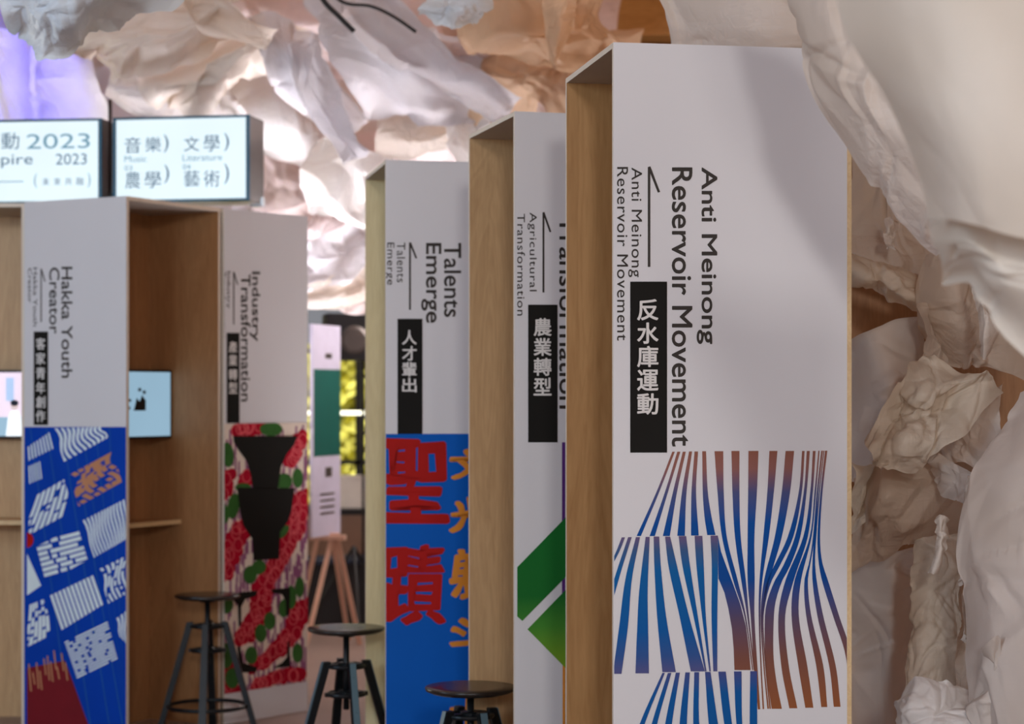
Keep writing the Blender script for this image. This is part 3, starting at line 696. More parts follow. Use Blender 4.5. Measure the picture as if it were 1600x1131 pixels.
# ------------------------------------------------------------------ stools
def stool(loc, h, rot, label, strips=False):
    r = empty('bar_stool', loc, math.radians(rot), label, 'stool', 'black adjustable bar stools')
    bm = bmesh.new(); lathe(bm, [(.02, h-.022), (.13, h-.020), (.148, h-.012), (.151, h-.004), (.148, h), (.10, h+.001), (.001, h+.0015)], 48)
    from_bm('seat', bm, M['seat'], r, True)
    bm = bmesh.new(); tube(bm, [(0, 0, h-.02), (0, 0, h-.02-.30)], .012, 14); lathe(bm, [(.035, h-.035), (.045, h-.024), (.045, h-.021)], 20)
    from_bm('threaded_post', bm, M['black_metal'], r, True)
    bm = bmesh.new()
    zt = .50
    for z in (zt, zt-.11):
        lathe(bm, [(.03, z-.014), (.034, z-.01), (.034, z+.01), (.03, z+.014)], 20)
        torus(bm, .072, .008, z, 28, 8)
        for k in range(4):
            a = k*math.pi/2; add_box(bm, (-.001, -.001, z-.001), (.001, .001, z+.001))
            beam_between(bm, (0.02*math.cos(a), .02*math.sin(a), z), (.085*math.cos(a), .085*math.sin(a), z), .022, .016, Vector((0, 0, 1)))
    from_bm('collar', bm, M['black_metal'], r)
    for k in range(4):
        a = k*math.pi/2; d = Vector((math.cos(a), math.sin(a), 0)); side = Vector((-d.y, d.x, 0))
        bm = bmesh.new(); w0, w1, t0, t1 = .028, .036, .030, .026
        ta, tb = d*.078+Vector((0, 0, zt+.02)), d*.225+Vector((0, 0, 0))
        A = [bm.verts.new(ta+side*sx*w0/2+d*sy*t0/2) for sx, sy in ((-1, -1), (1, -1), (1, 1), (-1, 1))]
        B = [bm.verts.new(tb+side*sx*w1/2+d*sy*t1/2) for sx, sy in ((-1, -1), (1, -1), (1, 1), (-1, 1))]
        for j in range(4): bm.faces.new((A[j], A[(j+1) % 4], B[(j+1) % 4], B[j]))
        bm.faces.new(A[::-1]); bm.faces.new(B)
        bmesh.ops.bevel(bm, geom=bm.edges[:], offset=.003, segments=2, affect='EDGES'); bmesh.ops.recalc_face_normals(bm, faces=bm.faces)
        lg = from_bm('leg', bm, M['black_metal'], r)
        if strips:
            bm = bmesh.new(); off = d*.0165
            q = [ta+off-side*.012, ta+off+side*.012, tb+off+side*.014, tb+off-side*.014]
            vv = [bm.verts.new(x) for x in q]+[bm.verts.new(x+d*.002) for x in q]
            bm.faces.new(vv[:4]); bm.faces.new(vv[4:][::-1])
            for j in range(4): bm.faces.new((vv[j], vv[(j+1) % 4], vv[4+(j+1) % 4], vv[4+j]))
            for f in (.1, .35):
                c = ta.lerp(tb, f)+off+d*.003
                n = 8; bm.faces.new([bm.verts.new(c+side*.004*math.cos(2*math.pi*i/n)+Vector((0, 0, .004*math.sin(2*math.pi*i/n)))) for i in range(n)])
            bmesh.ops.recalc_face_normals(bm, faces=bm.faces)
            from_bm('metal_strip', bm, M['blue_metal'], lg)
    bm = bmesh.new(); torus(bm, .178, .009, .135, 48, 10)
    from_bm('foot_ring', bm, M['black_metal'], r, True)
    return r
stool((-1.395, 9.38, 0), .645, -88, 'black bar stool standing before the left booth and berry panel')
stool((-.6475, 8.0, 0), .650, 20, 'black bar stool with pale steel leg strips, middle of the three', True)
stool((-.137, 6.76, 0), .595, 28, 'black bar stool lowest in the picture, before the blue panel', True)

# ------------------------------------------------------------------ easel with poster board
ea = empty('display_easel', (at(505, 618, 12.7).x, 12.7, 0), math.radians(0), 'pale wooden easel with three legs in the far room', 'easel')
def lg(a, b, w=.03):
    bm = bmesh.new(); beam_between(bm, a, b, w, .022); bmesh.ops.recalc_face_normals(bm, faces=bm.faces); return bm
from_bm('leg', lg((-.02, 0, .74), (-.19, .08, 0)), M['easel'], ea)
from_bm('leg', lg((.06, 0, .70), (-.09, -.25, 0)), M['easel'], ea)
from_bm('leg', lg((.08, .02, .70), (.22, .10, .0)), M['easel'], ea)
from_bm('leg', lg((.05, .06, .70), (.13, .35, 0)), M['easel'], ea)
box('ledge', (-.08, -.05, .66), (.14, .04, .69), M['easel'], ea)
pb = empty('poster_board', (at(509, 618, 12.65).x, 12.65, .69), math.radians(72), 'tall narrow poster board, lilac with a teal block, on the easel', 'poster')
box('board', (-.22, -.006, 0), (.22, .012, 1.30), M['lilac'], pb)
def ppz(y): return EYE+(HY-y)/F*12.65-.69
box('teal_block', (-.2, .0122, ppz(712)), (.215, .0140, ppz(577)), M['teal'], pb, None, 0)
box('teal_block', (-.2, -.0080, ppz(712)), (.215, -.0061, ppz(577)), M['teal'], pb, None, 0)
for y0, y1, s in ((552, 560, 1), (730, 745, 0), (770, 773, 2), (780, 783, 2), (790, 793, 2), (800, 803, 2)):
    box('caption_block', (-.1 if s == 2 else -.02, -.0080, ppz(y1)), (.12 if s == 2 else .08, -.0061, ppz(y0)), M['housing'], pb, None, 0)

# ------------------------------------------------------------------ far room furniture
c = at(548, 560, 13.2)
sp_ = empty('black_loudspeaker', (c.x+.02, 13.2, 1.78), .2, 'black loudspeaker on a thin stand in the far room', 'speaker')
box('cabinet', (-.19, -.12, 0), (.17, .14, .30), M['dark'], sp_, None, .012)
bm = bmesh.new(); bmesh.ops.create_cone(bm, segments=24, radius1=.10, radius2=.07, depth=.02, cap_ends=True, matrix=Matrix.Translation((-.01, -.125, .13)) @ Matrix.Rotation(math.pi/2, 4, 'X')); from_bm('cone', bm, M['housing'], sp_)
bm = bmesh.new(); tube(bm, [(.06, 0, -1.74), (.06, 0, .0)], .009, 10); from_bm('pole', bm, M['dark'], sp_)
for k in range(3):
    a = k*2.09+.5; bm = bmesh.new(); tube(bm, [(0, 0, -1.2), (.38*math.cos(a), .38*math.sin(a), -1.775)], .012, 8); from_bm('leg', bm, M['dark'], sp_)
tb_ = empty('long_table', (-1.25, 14.6, 0), 0, 'dark long table beneath the far window', 'table')
box('tabletop', (-1.3, -.3, .72), (1.1, .3, .76), M['dark'], tb_)
for x in (-1.2, 1.0):
    for y in (-.25, .25): box('leg', (x-.02, y-.02, 0), (x+.02, y+.02, .72), M['dark'], tb_)
box('cloth_front', (-.9, -.29, .12), (-.32, -.27, .72), M['navy'], tb_, None, .004)
cr_ = empty('storage_crate', (-1.17, 14.0, 0), .3, 'black storage crate on the floor behind the easel', 'crate')
box('body', (-.28, -.2, 0), (.32, .2, .42), M['dark'], cr_, None, .01); box('lid', (-.3, -.22, .42), (.34, .22, .45), M['navy'], cr_, None, .006)
wb = empty('white_carton', (-1.12, 14.6, .76), -.2, 'white carton standing on the dark far table', 'box')
box('body', (-.12, -.1, 0), (.12, .1, .2), M['whitebox'], wb); box('lid', (-.125, -.105, .2), (.125, .105, .225), M['whitebox'], wb)
c = at(518, 645, 14.5)
tl = empty('tube_lamp', (c.x, 14.5, c.z), 0, 'thin lit tube lamp shining in the far room', 'lamp')
box('tube', (-.75, -.015, -.015), (.75, .015, .015), emis('tube_glow', (255, 250, 220), 2.2), tl, None, .006)
for x in (-.7, .7):
    bm = bmesh.new(); tube(bm, [(x, 0, .012), (x, 0, 4.3-c.z)], .003, 6); from_bm('cord', bm, M['wire'], tl)

# ------------------------------------------------------------------ PAPER
def interp(rows, nu, nv):
    A = np.array(rows, float)
    def cat(A, n):
        k = A.shape[0]; t = np.linspace(0, k-1, n); i = np.clip(t.astype(int), 0, k-2); f = (t-i).reshape((-1,)+(1,)*(A.ndim-1))
        p0, p1, p2, p3 = A[np.maximum(i-1, 0)], A[i], A[i+1], A[np.minimum(i+2, k-1)]
        return .5*((2*p1)+(-p0+p2)*f+(2*p0-5*p1+4*p2-p3)*f**2+(-p0+3*p1-3*p2+p3)*f**3)
    B = cat(A, nv); return np.swapaxes(cat(np.swapaxes(B, 0, 1), nu), 0, 1)

def facets(S, T, cell, rg, aniso=1.0, ang=0.0):
    """random heights on scattered points, joined by flat triangles: sharp creases, flat facets"""
    ca, sa = math.cos(ang), math.sin(ang)
    U = (S*ca+T*sa)/aniso; V_ = (-S*sa+T*ca)
    u0, u1, v0, v1 = U.min()-cell*2, U.max()+cell*2, V_.min()-cell*2, V_.max()+cell*2
    nx, ny = max(2, int((u1-u0)/cell)), max(2, int((v1-v0)/cell))
    pts = [(u0+(i+rg.uniform(.05, .95))*(u1-u0)/nx, v0+(j+rg.uniform(.05, .95))*(v1-v0)/ny) for i in range(nx) for j in range(ny)]
    pts += [(u0-cell, v0-cell), (u1+cell, v0-cell), (u1+cell, v1+cell), (u0-cell, v1+cell)]
    r = delaunay_2d_cdt([Vector(p) for p in pts], [], [], 0, 1e-6)
    vs = np.array([tuple(v) for v in r[0]]); hs = np.array([rg.gauss(0, 1) for _ in vs]); H = np.zeros_like(U)
    for tri in r[2]:
        a, b, c = vs[tri[0]], vs[tri[1]], vs[tri[2]]
        lo = np.minimum(np.minimum(a, b), c); hi = np.maximum(np.maximum(a, b), c)
        m = (U >= lo[0]) & (U <= hi[0]) & (V_ >= lo[1]) & (V_ <= hi[1])
        if not m.any(): continue
        x, y = U[m], V_[m]; d = (b[0]-a[0])*(c[1]-a[1])-(c[0]-a[0])*(b[1]-a[1])
        if abs(d) < 1e-12: continue
        l1 = ((x-a[0])*(c[1]-a[1])-(c[0]-a[0])*(y-a[1]))/d; l2 = ((b[0]-a[0])*(y-a[1])-(x-a[0])*(b[1]-a[1]))/d; l0 = 1-l1-l2
        ins = (l0 >= -1e-9) & (l1 >= -1e-9) & (l2 >= -1e-9)
        h = H[m]; h[ins] = (l0*hs[tri[0]]+l1*hs[tri[1]]+l2*hs[tri[2]])[ins]; H[m] = h
    return H

def smooth_noise(S, T, cell, rg):
    H = np.zeros_like(S)
    for _ in range(6):
        a = rg.uniform(0, 6.28); k = 6.28/(cell*rg.uniform(.7, 1.6)); H += np.sin((S*math.cos(a)+T*math.sin(a))*k+rg.uniform(0, 6.28))
    return H/3.0

def sheet(label, rows, m, seed, cell=.3, amp=.05, fine=.5, aniso=1.0, ang=0.0, edge=.008, nu=120, nv=120, pleat=0, curl=.0, creases=14, group='crumpled paper sheets of the canopy'):
    rg = random.Random(seed)
    G = interp([[tuple(at(*p)) for p in r] for r in rows], nu, nv)
    S = np.cumsum(np.r_[np.zeros((1, nu)), np.linalg.norm(np.diff(G, axis=0), axis=2)], 0)*0
    du = np.linalg.norm(np.diff(G, axis=1), axis=2).mean(); dv = np.linalg.norm(np.diff(G, axis=0), axis=2).mean()
    J, Iy = np.meshgrid(np.arange(nu), np.arange(nv)); S = J*du; T = Iy*dv
    tu = np.gradient(G, axis=1); tv = np.gradient(G, axis=0); N = np.cross(tu, tv); N /= np.linalg.norm(N, axis=2, keepdims=True)+1e-9
    # warp the crease pattern a little so creases bend
    wS = S+cell*.25*smooth_noise(S, T, cell*2.5, rg); wT = T+cell*.25*smooth_noise(S, T, cell*2.5, rg)
    H = amp*facets(wS, wT, cell, rg, aniso, ang)
    H += amp*fine*.55*facets(wS, wT, cell*.42, rg, 1+(aniso-1)*.5, ang+.3)
    msk = np.clip(smooth_noise(S, T, cell*3, rg)*1.2+.5, 0, 1)
    H += amp*fine*.2*msk*facets(wS, wT, cell*.18, rg)
    # sharp creases: narrow straight ridges of limited length, in little fans
    Wd_, Ht_ = S.max(), T.max(); base_w = max(.007, .018*min(Wd_, Ht_)/.4+.25*max(du, dv))
    for c_ in range(creases):
        cx_, cy_ = rg.uniform(0, Wd_), rg.uniform(0, Ht_); a0 = rg.uniform(0, 3.14)
        for f_ in range(rg.choice((1, 2, 2, 3))):
            a_ = a0+rg.uniform(-.7, .7); ln = rg.uniform(.15, .5)*max(Wd_, Ht_); w_ = base_w*rg.uniform(.7, 1.8)
            X_ = wS-cx_; Y_ = wT-cy_; al = X_*math.cos(a_)+Y_*math.sin(a_); dd = -X_*math.sin(a_)+Y_*math.cos(a_)
            q_ = np.clip(1-np.abs(al/ln-.5)*2, 0, 1)**.6
            H += rg.choice((-1, 1, 1))*w_*.42*q_*np.clip(1-np.abs(dd)/w_, 0, 1)
            H += rg.uniform(-1, 1)*.035*ln*q_*np.where(dd > 0, np.exp(-dd/(w_*5)), 0)*.6
    if pleat:
        H += pleat*np.sin((S*math.cos(ang+1.57)+T*math.sin(ang+1.57))*6.28/(cell*.9)+1.5*smooth_noise(S, T, cell*4, rg))
    u = J/(nu-1); v = Iy/(nv-1); d = np.minimum(np.minimum(u, 1-u), np.minimum(v, 1-v))
    if curl: H += -curl*np.exp(-d/.06)*(1+.6*smooth_noise(S, T, cell*2, rg))
    for k in range(1):
        H = H.copy(); H[1:-1, 1:-1] = .6*H[1:-1, 1:-1]+.1*(H[:-2, 1:-1]+H[2:, 1:-1]+H[1:-1, :-2]+H[1:-1, 2:])
    G = G+N*H[..., None]
    # irregular rim
    e1 = facets(S, T, cell*.35, rg); e2 = facets(S, T, cell*.35, rg)
    G = G+(tu/(np.linalg.norm(tu, axis=2, keepdims=True)+1e-9))*(edge*e1*np.exp(-d/.08))[..., None]+(tv/(np.linalg.norm(tv, axis=2, keepdims=True)+1e-9))*(edge*e2*np.exp(-d/.08))[..., None]
    c = G.reshape(-1, 3).mean(0)
    idx = np.arange(nu*nv).reshape(nv, nu)
    q = np.stack([idx[:-1, :-1], idx[:-1, 1:], idx[1:, 1:], idx[1:, :-1]], -1).reshape(-1, 4)
    me = bpy.data.meshes.new('paper_sheet'); me.from_pydata((G.reshape(-1, 3)-c).tolist(), [], q.tolist()); me.update()
    o = link('paper_sheet', me, P_[m] if isinstance(m, str) else m, None, True); o.location = c
    tops = [Vector(G[0, int(nu*.15)]), Vector(G[0, int(nu*.85)])]
    if min(p[1] for p in rows[0]) < 0:            # hung from the ceiling by thin wires
        for w in tops:
            bm = bmesh.new(); tube(bm, [w-Vector(c), Vector((w.x, w.y, 4.3))-Vector(c)], .0015, 5)
            from_bm('hanging_wire', bm, M['wire'], o)
    return tag(o, label, 'paper', group)

# canopy over the left and the middle
sheet('large backmost sheet of canopy, lilac grey above the light boxes', [[(-120, -60, 12.6), (60, -60, 12.9), (260, -60, 12.8), (440, -60, 12.6)], [(-120, 60, 12.4), (60, 70, 12.8), (260, 60, 12.6), (440, 60, 12.4)], [(-120, 170, 12.3), (60, 190, 12.5), (260, 180, 12.3), (440, 190, 12.2)], [(-120, 330, 12.2), (60, 330, 12.2), (260, 330, 12.0), (460, 340, 12.0)]], 'grey', 11, .55, .07)
sheet('pinkish backmost sheet of canopy behind the third booth', [[(400, -60, 12.8), (600, -60, 12.9), (800, -60, 13), (980, -60, 12.8)], [(400, 60, 12.6), (600, 60, 12.7), (800, 70, 12.6), (960, 60, 12.6)], [(400, 190, 12.4), (600, 180, 12.5), (800, 190, 12.4), (940, 190, 12.3)], [(390, 330, 12.2), (600, 350, 12.3), (800, 330, 12.2), (930, 320, 12.2)]], 'pink', 12, .45, 0.05, aniso=1.8, ang=.6)
sheet('pale sheet sagging low between the light box and third booth', [[(400, 180, 12.0), (480, 190, 11.8), (560, 200, 11.9), (640, 200, 12)], [(390, 280, 11.9), (470, 290, 11.6), (560, 300, 11.7), (640, 290, 11.9)], [(390, 380, 12.0), (480, 390, 11.8), (560, 390, 11.9), (640, 380, 12)], [(430, 480, 12.1), (490, 475, 12), (560, 490, 12), (640, 480, 12.1)]], 'pink', 13, .4, 0.05, aniso=1.8, ang=.7)
sheet('bright white sheet right beside the light box end', [[(340, 95, 11.6), (400, 88, 11.4), (440, 110, 11.4), (470, 150, 11.5)], [(350, 140, 11.5), (410, 140, 11.2), (460, 150, 11.2), (500, 190, 11.4)], [(360, 190, 11.5), (420, 200, 11.2), (480, 210, 11.2), (525, 225, 11.4)], [(380, 230, 11.6), (430, 240, 11.4), (490, 262, 11.4), (530, 240, 11.5)]], 'white', 14, .35, .03, curl=.03)
sheet('white crumpled piece hanging left of the third booth top', [[(500, 225, 11.2), (540, 218, 11.0), (570, 240, 11.0), (610, 235, 11.1)], [(480, 260, 11.2), (530, 265, 11.0), (570, 280, 11.0), (610, 290, 11.1)], [(470, 300, 11.3), (520, 330, 11.1), (560, 335, 11.1), (610, 340, 11.2)], [(480, 335, 11.4), (530, 345, 11.2), (570, 360, 11.2), (610, 370, 11.3)]], 'white', 15, .25, 0.03, curl=.02)
sheet('blue violet lit sheet at the far left above the light box', [[(-60, 40, 11.6), (30, 50, 11.8), (90, 62, 11.7), (150, 75, 11.6)], [(-60, 100, 11.6), (30, 110, 11.9), (90, 115, 11.8), (160, 120, 11.6)], [(-60, 150, 11.7), (30, 155, 12.0), (100, 160, 11.9), (170, 155, 11.7)], [(-60, 200, 11.8), (30, 205, 12.0), (100, 205, 12.0), (180, 200, 11.8)]], 'white', 16, .5, .05)
sheet('cream swag looping down above the light boxes', [[(80, 30, 10.6), (180, 10, 10.4), (300, -30, 10.3), (460, -60, 10.4)], [(100, 50, 10.4), (180, 40, 10.1), (290, 30, 10.0), (380, -10, 10.1)], [(130, 70, 10.5), (190, 80, 10.1), (270, 66, 10.0), (350, 10, 10.2)], [(150, 84, 10.7), (200, 102, 10.4), (280, 90, 10.3), (340, 40, 10.4)]], 'cream', 17, .32, .05, aniso=3, ang=-.3, curl=.04)
sheet('folded cream swag drooping to a point above right light box', [[(240, 100, 10.9), (330, 60, 10.7), (400, 40, 10.6), (480, 50, 10.7)], [(240, 130, 10.7), (320, 100, 10.4), (400, 60, 10.3), (440, 60, 10.5)], [(250, 140, 10.7), (310, 130, 10.3), (370, 90, 10.3), (430, 75, 10.5)], [(270, 152, 10.9), (300, 162, 10.6), (345, 125, 10.6), (410, 90, 10.7)]], 'cream', 18, .3, .05, aniso=2.5, ang=-.5, curl=.04)
sheet('lilac ribbon of paper curving down right of the swag', [[(400, 30, 10.5), (430, 30, 10.4), (460, 45, 10.5), (490, 50, 10.7)], [(415, 90, 10.4), (445, 95, 10.2), (470, 100, 10.3), (510, 110, 10.5)], [(430, 130, 10.5), (465, 140, 10.3), (495, 140, 10.4), (540, 150, 10.6)], [(480, 175, 10.8), (510, 200, 10.6), (540, 210, 10.6), (560, 190, 10.8)]], 'grey', 19, .3, .035, aniso=3, ang=1.2, curl=.03)
sheet('long cool grey fold running diagonally across the canopy middle', [[(470, -20, 10.2), (520, -10, 10.0), (560, 20, 10.0), (620, 20, 10.2)], [(500, 40, 10.1), (560, 60, 9.8), (620, 80, 9.9), (680, 70, 10.1)], [(540, 90, 10.1), (620, 110, 9.8), (690, 120, 9.9), (760, 110, 10.1)], [(590, 170, 10.4), (660, 180, 10.1), (730, 185, 10.2), (800, 170, 10.4)]], 'grey', 20, .35, .05, aniso=3, ang=.6, curl=.04)
sheet('beige sheet across the top between cables and swag', [[(360, -60, 11.3), (440, -60, 11.2), (540, -60, 11.3), (680, -60, 11.4)], [(360, 0, 11.2), (440, 10, 11.0), (540, 20, 11.1), (680, 0, 11.3)], [(380, 60, 11.2), (450, 70, 11.0), (560, 80, 11.1), (690, 60, 11.3)], [(400, 110, 11.4), (470, 130, 11.2), (570, 130, 11.3), (700, 120, 11.4)]], 'pink', 21, .4, .06, aniso=1.6, ang=.5)
sheet('creased pinkish sheet hanging behind the second booth top', [[(600, 110, 11.2), (680, 105, 11.0), (780, 110, 11.0), (900, 110, 11.1)], [(600, 160, 11.1), (690, 160, 10.8), (790, 160, 10.8), (900, 150, 11)], [(600, 215, 11.2), (690, 220, 10.9), (790, 210, 10.9), (900, 190, 11)], [(600, 290, 11.4), (690, 280, 11.2), (790, 270, 11.2), (900, 260, 11.3)]], 'pink', 22, .3, .06, aniso=2.2, ang=1.2)
sheet('bluish white bulging sheet at the top left corner', [[(0, -60, 7.2), (70, -60, 7.0), (160, -60, 7.0), (290, -60, 7.2)], [(10, -10, 7.1), (70, -15, 6.8), (160, -20, 6.8), (270, -20, 7.1)], [(14, 20, 7.1), (70, 20, 6.8), (140, 15, 6.8), (220, 5, 7.1)], [(35, 40, 7.3), (75, 58, 7.1), (120, 58, 7.1), (175, 30, 7.3)]], 'bluew', 23, .24, .03, fine=.5, curl=.05)
sheet('small grey white crumpled end hanging at top centre', [[(650, -40, 8.2), (690, -50, 8.1), (730, -50, 8.1), (770, -40, 8.2)], [(650, 0, 8.1), (690, -5, 8.0), (730, -5, 8.0), (760, 0, 8.1)], [(652, 18, 8.1), (690, 22, 8.0), (720, 22, 8.0), (745, 15, 8.1)], [(655, 28, 8.2), (690, 38, 8.1), (715, 38, 8.1), (730, 28, 8.2)]], 'bluew', 24, .15, .04, fine=.5, curl=.02)
sheet('orange tan sheet glowing near the brown beam', [[(730, -50, 9.4), (800, -60, 9.2), (880, -60, 9.2), (950, -50, 9.4)], [(730, 10, 9.3), (800, 10, 9.0), (880, 10, 9.0), (940, 20, 9.3)], [(735, 40, 9.3), (800, 40, 9.0), (870, 50, 9.1), (960, 60, 9.4)], [(760, 60, 9.5), (820, 95, 9.3), (880, 110, 9.3), (975, 90, 9.6)]], 'tan', 25, .3, .06, aniso=1.6, ang=.3, curl=.03)
sheet('long wavy tan sheet descending behind the nearest booth', [[(740, 60, 10.2), (820, 60, 10.0), (900, 60, 10.0), (1000, 50, 10.2)], [(720, 110, 10.1), (800, 110, 9.8), (890, 110, 9.9), (980, 110, 10.1)], [(730, 160, 10.1), (810, 160, 9.9), (880, 160, 9.9), (960, 160, 10.1)], [(740, 220, 10.3), (810, 215, 10.1), (880, 230, 10.2), (950, 230, 10.3)]], 'tan', 26, .25, .06, aniso=2.5, ang=1.5, curl=.03)
sheet('pointed tan paper tongue hanging before the orange sheet', [[(846, -10, 8.9), (865, -14, 8.85), (885, -14, 8.85), (903, -10, 8.9)], [(846, 12, 8.8), (866, 8, 8.75), (886, 6, 8.75), (903, 10, 8.8)], [(853, 52, 8.8), (868, 54, 8.75), (882, 50, 8.75), (896, 44, 8.8)], [(861, 94, 8.85), (863, 98, 8.85), (865, 97, 8.85), (868, 90, 8.85)]], 'tan', 27, .2, .02, edge=.004, curl=.01)
sheet('cream sheet standing up behind the top of the nearest booth', [[(1022, -70, 6.6), (1100, -70, 6.5), (1200, -70, 6.4), (1330, -70, 6.4)], [(1028, -10, 6.5), (1100, -10, 6.4), (1200, -10, 6.3), (1330, -10, 6.3)], [(1038, 40, 6.5), (1110, 40, 6.4), (1200, 40, 6.3), (1330, 50, 6.3)], [(1046, 110, 6.6), (1120, 110, 6.5), (1200, 120, 6.4), (1330, 130, 6.4)]], 'cream', 28, .3, .04, aniso=1.6, ang=1.2)

def strip(label, a, b, w, D, m, seed, cell=.16, amp=.03, bow=14):
    """a long folded band of paper between two points of the canopy"""
    (x0, y0), (x1, y1) = a, b; L = math.hypot(x1-x0, y1-y0); tx, ty = (x1-x0)/L, (y1-y0)/L; nx, ny = -ty, tx; rg = random.Random(seed)
    rows = []
    for i in range(5):
        t = i/4; c = bow*math.sin(math.pi*t); ww = w*(.75+.5*rg.random()); row = []
        for k in range(4):
            o = (k/3-.5)*ww+c; row.append((x0+tx*L*t+nx*o, y0+ty*L*t+ny*o, D+.14*math.cos(math.pi*(k/3-.5)*2)*.5+.1*rg.random()))
        rows.append(row)
    return sheet(label, rows, m, seed, cell, amp, fine=.5, aniso=2.6, ang=1.57, nu=80, nv=140, curl=.015)
strip('grey pleated band crossing just under the black cables', (560, -10), (800, 175), 52, 9.7, 'grey', 71)
strip('lilac band dropping steeply right of the curving ribbon', (478, 60), (556, 250), 50, 10.15, 'grey', 72)
strip('pale band lying level above the third booth', (640, 78), (860, 100), 46, 9.95, 'pink', 73)
strip('cream band touching the top of the third booth', (590, 200), (735, 205), 50, 10.4, 'cream', 74)
strip('white band behind the swag above the light boxes', (170, 125), (330, 160), 48, 11.1, 'white', 75)
strip('whitish band hanging straight down left of second booth', (742, 95), (752, 270), 52, 10.1, 'white', 76)
strip('short white curled band above the light box end', (335, 110), (372, 190), 40, 11.15, 'white', 77)
strip('pinkish band hanging beside the pointed tongue', (905, 60), (868, 240), 48, 9.9, 'pink', 78)
strip('pink band sagging above the berry print booth', (420, 350), (575, 300), 60, 11.4, 'pink', 79)
strip('grey band low in the canopy gap', (430, 405), (575, 370), 66, 11.5, 'grey', 80)
strip('lowest cream band of the canopy gap', (430, 458), (575, 440), 56, 11.6, 'cream', 81)
strip('long creased band from the top edge to the swag', (300, -20), (420, 70), 50, 10.0, 'cream', 82)

# wall of paper at the right
sheet('smooth grey beige sheet falling beside the nearest booth, lower left', [[(1322, 860, 6.2), (1360, 870, 6.1), (1400, 850, 6.0), (1432, 845, 6.1)], [(1322, 940, 6.2), (1360, 950, 6.1), (1400, 950, 6.05), (1420, 940, 6.15)], [(1322, 1050, 6.2), (1360, 1050, 6.15), (1395, 1050, 6.1), (1418, 1050, 6.2)], [(1322, 1190, 6.2), (1360, 1190, 6.2), (1395, 1190, 6.2), (1425, 1190, 6.2)]], 'smooth', 31, .35, 0.015, curl=.02, group='paper sheets of the right hand wall')
R = 'paper sheets of the right hand wall'
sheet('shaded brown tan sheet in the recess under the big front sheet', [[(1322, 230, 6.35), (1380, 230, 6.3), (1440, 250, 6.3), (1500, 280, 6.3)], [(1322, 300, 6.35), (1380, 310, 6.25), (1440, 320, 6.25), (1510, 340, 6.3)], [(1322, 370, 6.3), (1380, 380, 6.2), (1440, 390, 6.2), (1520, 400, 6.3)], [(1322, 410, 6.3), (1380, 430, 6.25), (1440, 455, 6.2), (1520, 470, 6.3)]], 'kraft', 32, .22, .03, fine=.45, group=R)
sheet('narrow pale band slanting across above the brown triangle', [[(1322, 390, 6.05), (1360, 402, 6.0), (1400, 420, 6.0), (1452, 440, 6.05)], [(1322, 405, 6.0), (1360, 420, 5.95), (1400, 438, 5.95), (1448, 460, 6.0)], [(1322, 425, 6.0), (1360, 440, 5.95), (1400, 458, 5.95), (1445, 475, 6.0)], [(1322, 444, 6.08), (1360, 461, 6.05), (1400, 478, 6.05), (1440, 492, 6.08)]], 'crisp', 33, .1, .012, edge=.003, nv=60, group=R)
sheet('bright smooth white folded sheet right of the nearest booth', [[(1322, 540, 6.15), (1355, 520, 6.0), (1395, 500, 6.0), (1437, 493, 6.1)], [(1322, 600, 6.2), (1352, 590, 6.0), (1400, 580, 5.95), (1440, 570, 6.1)], [(1322, 680, 6.15), (1350, 670, 6.05), (1395, 660, 5.95), (1440, 650, 6.1)], [(1322, 760, 6.1), (1350, 750, 6.05), (1395, 740, 6.0), (1440, 740, 6.1)]], 'smooth', 34, .4, 0.015, edge=.004, curl=.03, group=R)
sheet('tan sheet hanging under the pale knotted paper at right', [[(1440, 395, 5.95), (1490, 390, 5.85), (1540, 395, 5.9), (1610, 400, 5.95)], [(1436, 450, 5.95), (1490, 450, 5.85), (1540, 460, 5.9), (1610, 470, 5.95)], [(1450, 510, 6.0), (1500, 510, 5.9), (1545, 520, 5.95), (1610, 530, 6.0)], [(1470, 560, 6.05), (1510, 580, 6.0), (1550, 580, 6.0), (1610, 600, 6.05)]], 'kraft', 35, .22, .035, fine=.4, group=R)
sheet('small upright grey flap with a pointed corner at right', [[(1518, 448, 5.72), (1524, 446, 5.7), (1530, 452, 5.7), (1534, 466, 5.72)], [(1520, 480, 5.7), (1532, 476, 5.66), (1544, 486, 5.66), (1552, 498, 5.7)], [(1524, 520, 5.7), (1534, 520, 5.66), (1545, 516, 5.66), (1560, 514, 5.7)], [(1530, 556, 5.75), (1535, 560, 5.72), (1538, 560, 5.72), (1543, 548, 5.75)]], 'cream', 36, .12, .012, edge=.003, nu=50, nv=60, group=R)
sheet('cream crumpled sheet rolled diagonally across the paper wall', [[(1356, 690, 5.70), (1392, 610, 5.66), (1425, 570, 5.74), (1460, 552, 5.68)], [(1360, 712, 5.62), (1405, 655, 5.72), (1450, 612, 5.62), (1502, 582, 5.72)], [(1364, 722, 5.70), (1416, 690, 5.60), (1474, 640, 5.70), (1540, 580, 5.60)], [(1376, 740, 5.62), (1432, 728, 5.70), (1490, 690, 5.60), (1572, 612, 5.70)]], 'crisp', 37, .09, .012, fine=.5, aniso=2.2, ang=-.75, edge=.004, creases=34, nu=150, nv=150, group=R)
